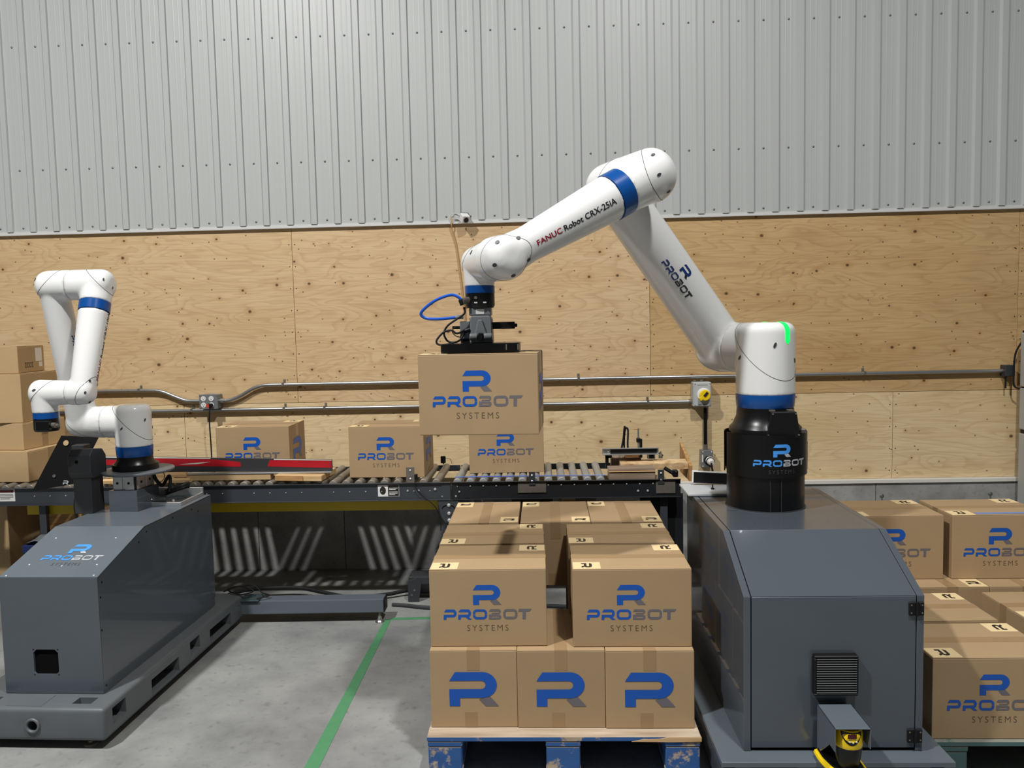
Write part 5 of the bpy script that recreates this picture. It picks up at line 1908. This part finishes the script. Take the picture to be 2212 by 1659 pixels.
t = thing('switch_box', 'pale grey switch box with a round yellow rotary knob on the wall', 'switch', (1.06, 5.4, 1.1))
MB().box(1.002, 1.122, 5.385, YW, 1.108, 1.272).build('box', 'box_pale', t, bevel=.004)
cv = MB().box(1.006, 1.118, 5.375, 5.385, 1.112, 1.268).build('cover', 'box_pale', t, bevel=.003)
MB().lathe([(.045, 0), (.045, .005), (.040, .008)], (1.070, 5.375, 1.190), (0, -1, 0), 30).build('dial_plate', 'white_plastic', cv, smooth=True)
kn = MB().lathe([(.036, 0), (.036, .022), (.032, .026)], (1.074, 5.367, 1.187), (0, -1, 0), 30).build('rotary_knob', 'safety_yellow', t, smooth=True)
MB().box(1.07, 1.085, 5.334, 5.341, 1.178, 1.212, rot=Matrix.Rotation(rad(40), 3, 'Y')).build('pointer', 'ink_black', kn)
MB().box(1.035, 1.060, 5.338, 5.366, 1.155, 1.178, rot=Matrix.Rotation(rad(-35), 3, 'Y')).build('knob_tab', 'safety_yellow', kn, bevel=.002)
for x, z in ((1.012, 1.262), (1.112, 1.262), (1.012, 1.118), (1.112, 1.118)):
    MB().cyl((x, 5.373, z), (x, 5.376, z), .0035, n=8).build('cover_screw', 'steel_bright', cv)
for z in (1.254, 1.126, 1.120):
    MB().box(1.03, 1.095, 5.3742, 5.3752, z - .0012, z + .0012).build('print_line', 'ink_grey', cv)
for x in (1.022, 1.068):
    MB().box(x - .01, x + .01, 5.44, 5.446, 1.27, 1.284).build('mounting_lug', 'steel_worn', t, bevel=.002)
MB().cyl((.985, YC, 1.138), (1.004, YC, 1.138), .018, n=14).build('hub', 'steel_worn', t)
t = thing('flexible_conduit', 'short ribbed black flexible conduit below the yellow switch box', 'conduit', (1.092, YC, .84))
pr_ = []
z = .84
while z < 1.092:
    pr_ += [(.0135, z), (.0135, z + .004), (.0115, z + .005), (.0115, z + .007)]
    z += .008
MB().lathe(pr_, (1.092, YC - .01, 0), n=16).build('ribbed_sleeve', 'matte_black', t)
MB().cyl((1.092, YC - .01, 1.088), (1.092, YC - .01, 1.108), .011, n=12).build('upper_fitting', 'steel_worn', t)
MB().cyl((1.092, YC - .01, .808), (1.092, YC - .01, .845), .015, n=12).build('lower_fitting', 'steel_worn', t)
t = thing('twist_lock_outlet', 'small grey twist-lock outlet box at the end of the flexible conduit', 'outlet', (1.095, 5.42, .69))
MB().box(1.058, 1.132, 5.40, YW, .694, .808).build('box', 'box_grey', t, bevel=.003)
cv = MB().box(1.056, 1.134, 5.396, 5.40, .692, .810).build('cover_plate', 'box_grey', t, bevel=.002)
MB().cyl((1.104, 5.388, .742), (1.104, 5.397, .742), .031, n=22).build('receptacle', 'matte_black', cv)
for x, z in ((1.066, .80), (1.124, .80), (1.066, .702), (1.124, .702)):
    MB().cyl((x, 5.394, z), (x, 5.397, z), .004, n=8).build('cover_screw', 'white_plastic', cv)
MB().box(1.060, 1.068, 5.3945, 5.397, .73, .78).build('label_strip', 'white_plastic', cv)
t = thing('twist_lock_plug', 'black and white twist-lock plug with its cord in the small grey outlet', 'plug', (1.11, 5.36, .74))
MB().lathe([(.027, 0), (.027, .018), (.022, .03), (.016, .05)], (1.108, 5.388, .744), (.1, -1, -.25), 20).build('plug_body', 'white_plastic', t, smooth=True)
MB().lathe([(.0275, .014), (.0275, .024)], (1.108, 5.388, .744), (.1, -1, -.25), 20).build('black_band', 'matte_black', t, smooth=True)
MB().tube(catmull([(1.111, 5.345, .733), (1.112, 5.335, .71), (1.122, 5.34, .66), (1.13, 5.35, .58), (1.13, 5.36, .45)], 6), .0065, 8).build('cord', 'rubber_black', t, smooth=True)

t = thing('wall_camera', 'small white cube camera on the metal cladding above the plywood', 'camera', (-.507, 5.41, 2.36))
MB().box(-.53, -.485, 5.43, YW - .012, 2.395, 2.445).build('mount_plate', 'box_grey', t, bevel=.002)
rot = Matrix.Rotation(rad(30), 3, 'Z') @ Matrix.Rotation(rad(30), 3, 'X')
cub = MB().box(-.535, -.481, 5.37, 5.424, 2.375, 2.429, rot=rot).build('housing', 'white_plastic', t, bevel=.004)
c_ = V((-.508, 5.397, 2.402))
dl = rot @ V((0, -1, 0))
MB().cyl(c_ + dl * .026, c_ + dl * .031, .017, n=18).build('lens', 'ink_black', cub)
MB().cyl((-.508, 5.40, 2.40), (-.508, 5.46, 2.41), .008, n=10).build('stem', 'white_plastic', t)
hose('camera_wire', 'thin pale looped wire beside the small wall camera',
     [(-.53, 5.43, 2.42), (-.565, 5.44, 2.44), (-.605, 5.445, 2.437), (-.612, 5.445, 2.40), (-.60, 5.445, 2.375), (-.588, 5.445, 2.395), (-.575, 5.442, 2.41), (-.54, 5.44, 2.395)], .002, 'cable_white', 'wire')
hose('tan_cable', 'tan cable hanging down the plywood wall below the small camera',
     [(-.602, 5.445, 2.42), (-.602, 5.438, 2.37), (-.600, 5.455, 2.33), (-.577, 5.462, 2.23), (-.558, 5.463, 2.07), (-.540, 5.463, 1.886), (-.530, 5.463, 1.775), (-.527, 5.463, 1.60)], .0045, 'cable_tan', 'cable')

# tall grey enclosure at the right edge
t = thing('tall_enclosure', 'tall pale grey enclosure in front of the wall at the right picture edge', 'enclosure', (3.3, 5.2, 0))
for z0, z1 in ((0, .90), (.925, 1.198), (1.206, 1.56)):
    MB().box(3.125, 3.62, 5.10, 5.36, z0, z1).build('panel', 'grey_panel', t, bevel=.008, seg=2)
MB().box(3.132, 3.61, 5.11, 5.35, .90, .925).box(3.132, 3.61, 5.11, 5.35, 1.198, 1.206).box(3.132, 3.61, 5.11, 5.35, 1.56, 1.575).build('dark_gasket', 'matte_black', t)
hose('enclosure_cable', 'thin black cable looping behind the tall grey enclosure', [(3.14, 5.37, 1.50), (3.112, 5.39, 1.42), (3.105, 5.39, 1.30), (3.108, 5.39, 1.21), (3.14, 5.37, 1.19)], .006, 'rubber_black', 'cable')
t = thing('junction_box', 'small dark junction box where the upper conduit meets the tall grey enclosure', 'box', (3.06, 5.42, 1.28))
MB().box(3.062, 3.12, 5.41, YW, 1.27, 1.345).build('box', 'machine_dark', t, bevel=.003)
MB().cyl((3.075, 5.43, 1.19), (3.075, 5.43, 1.27), .006, n=8).build('drop_wire', 'rubber_black', t)
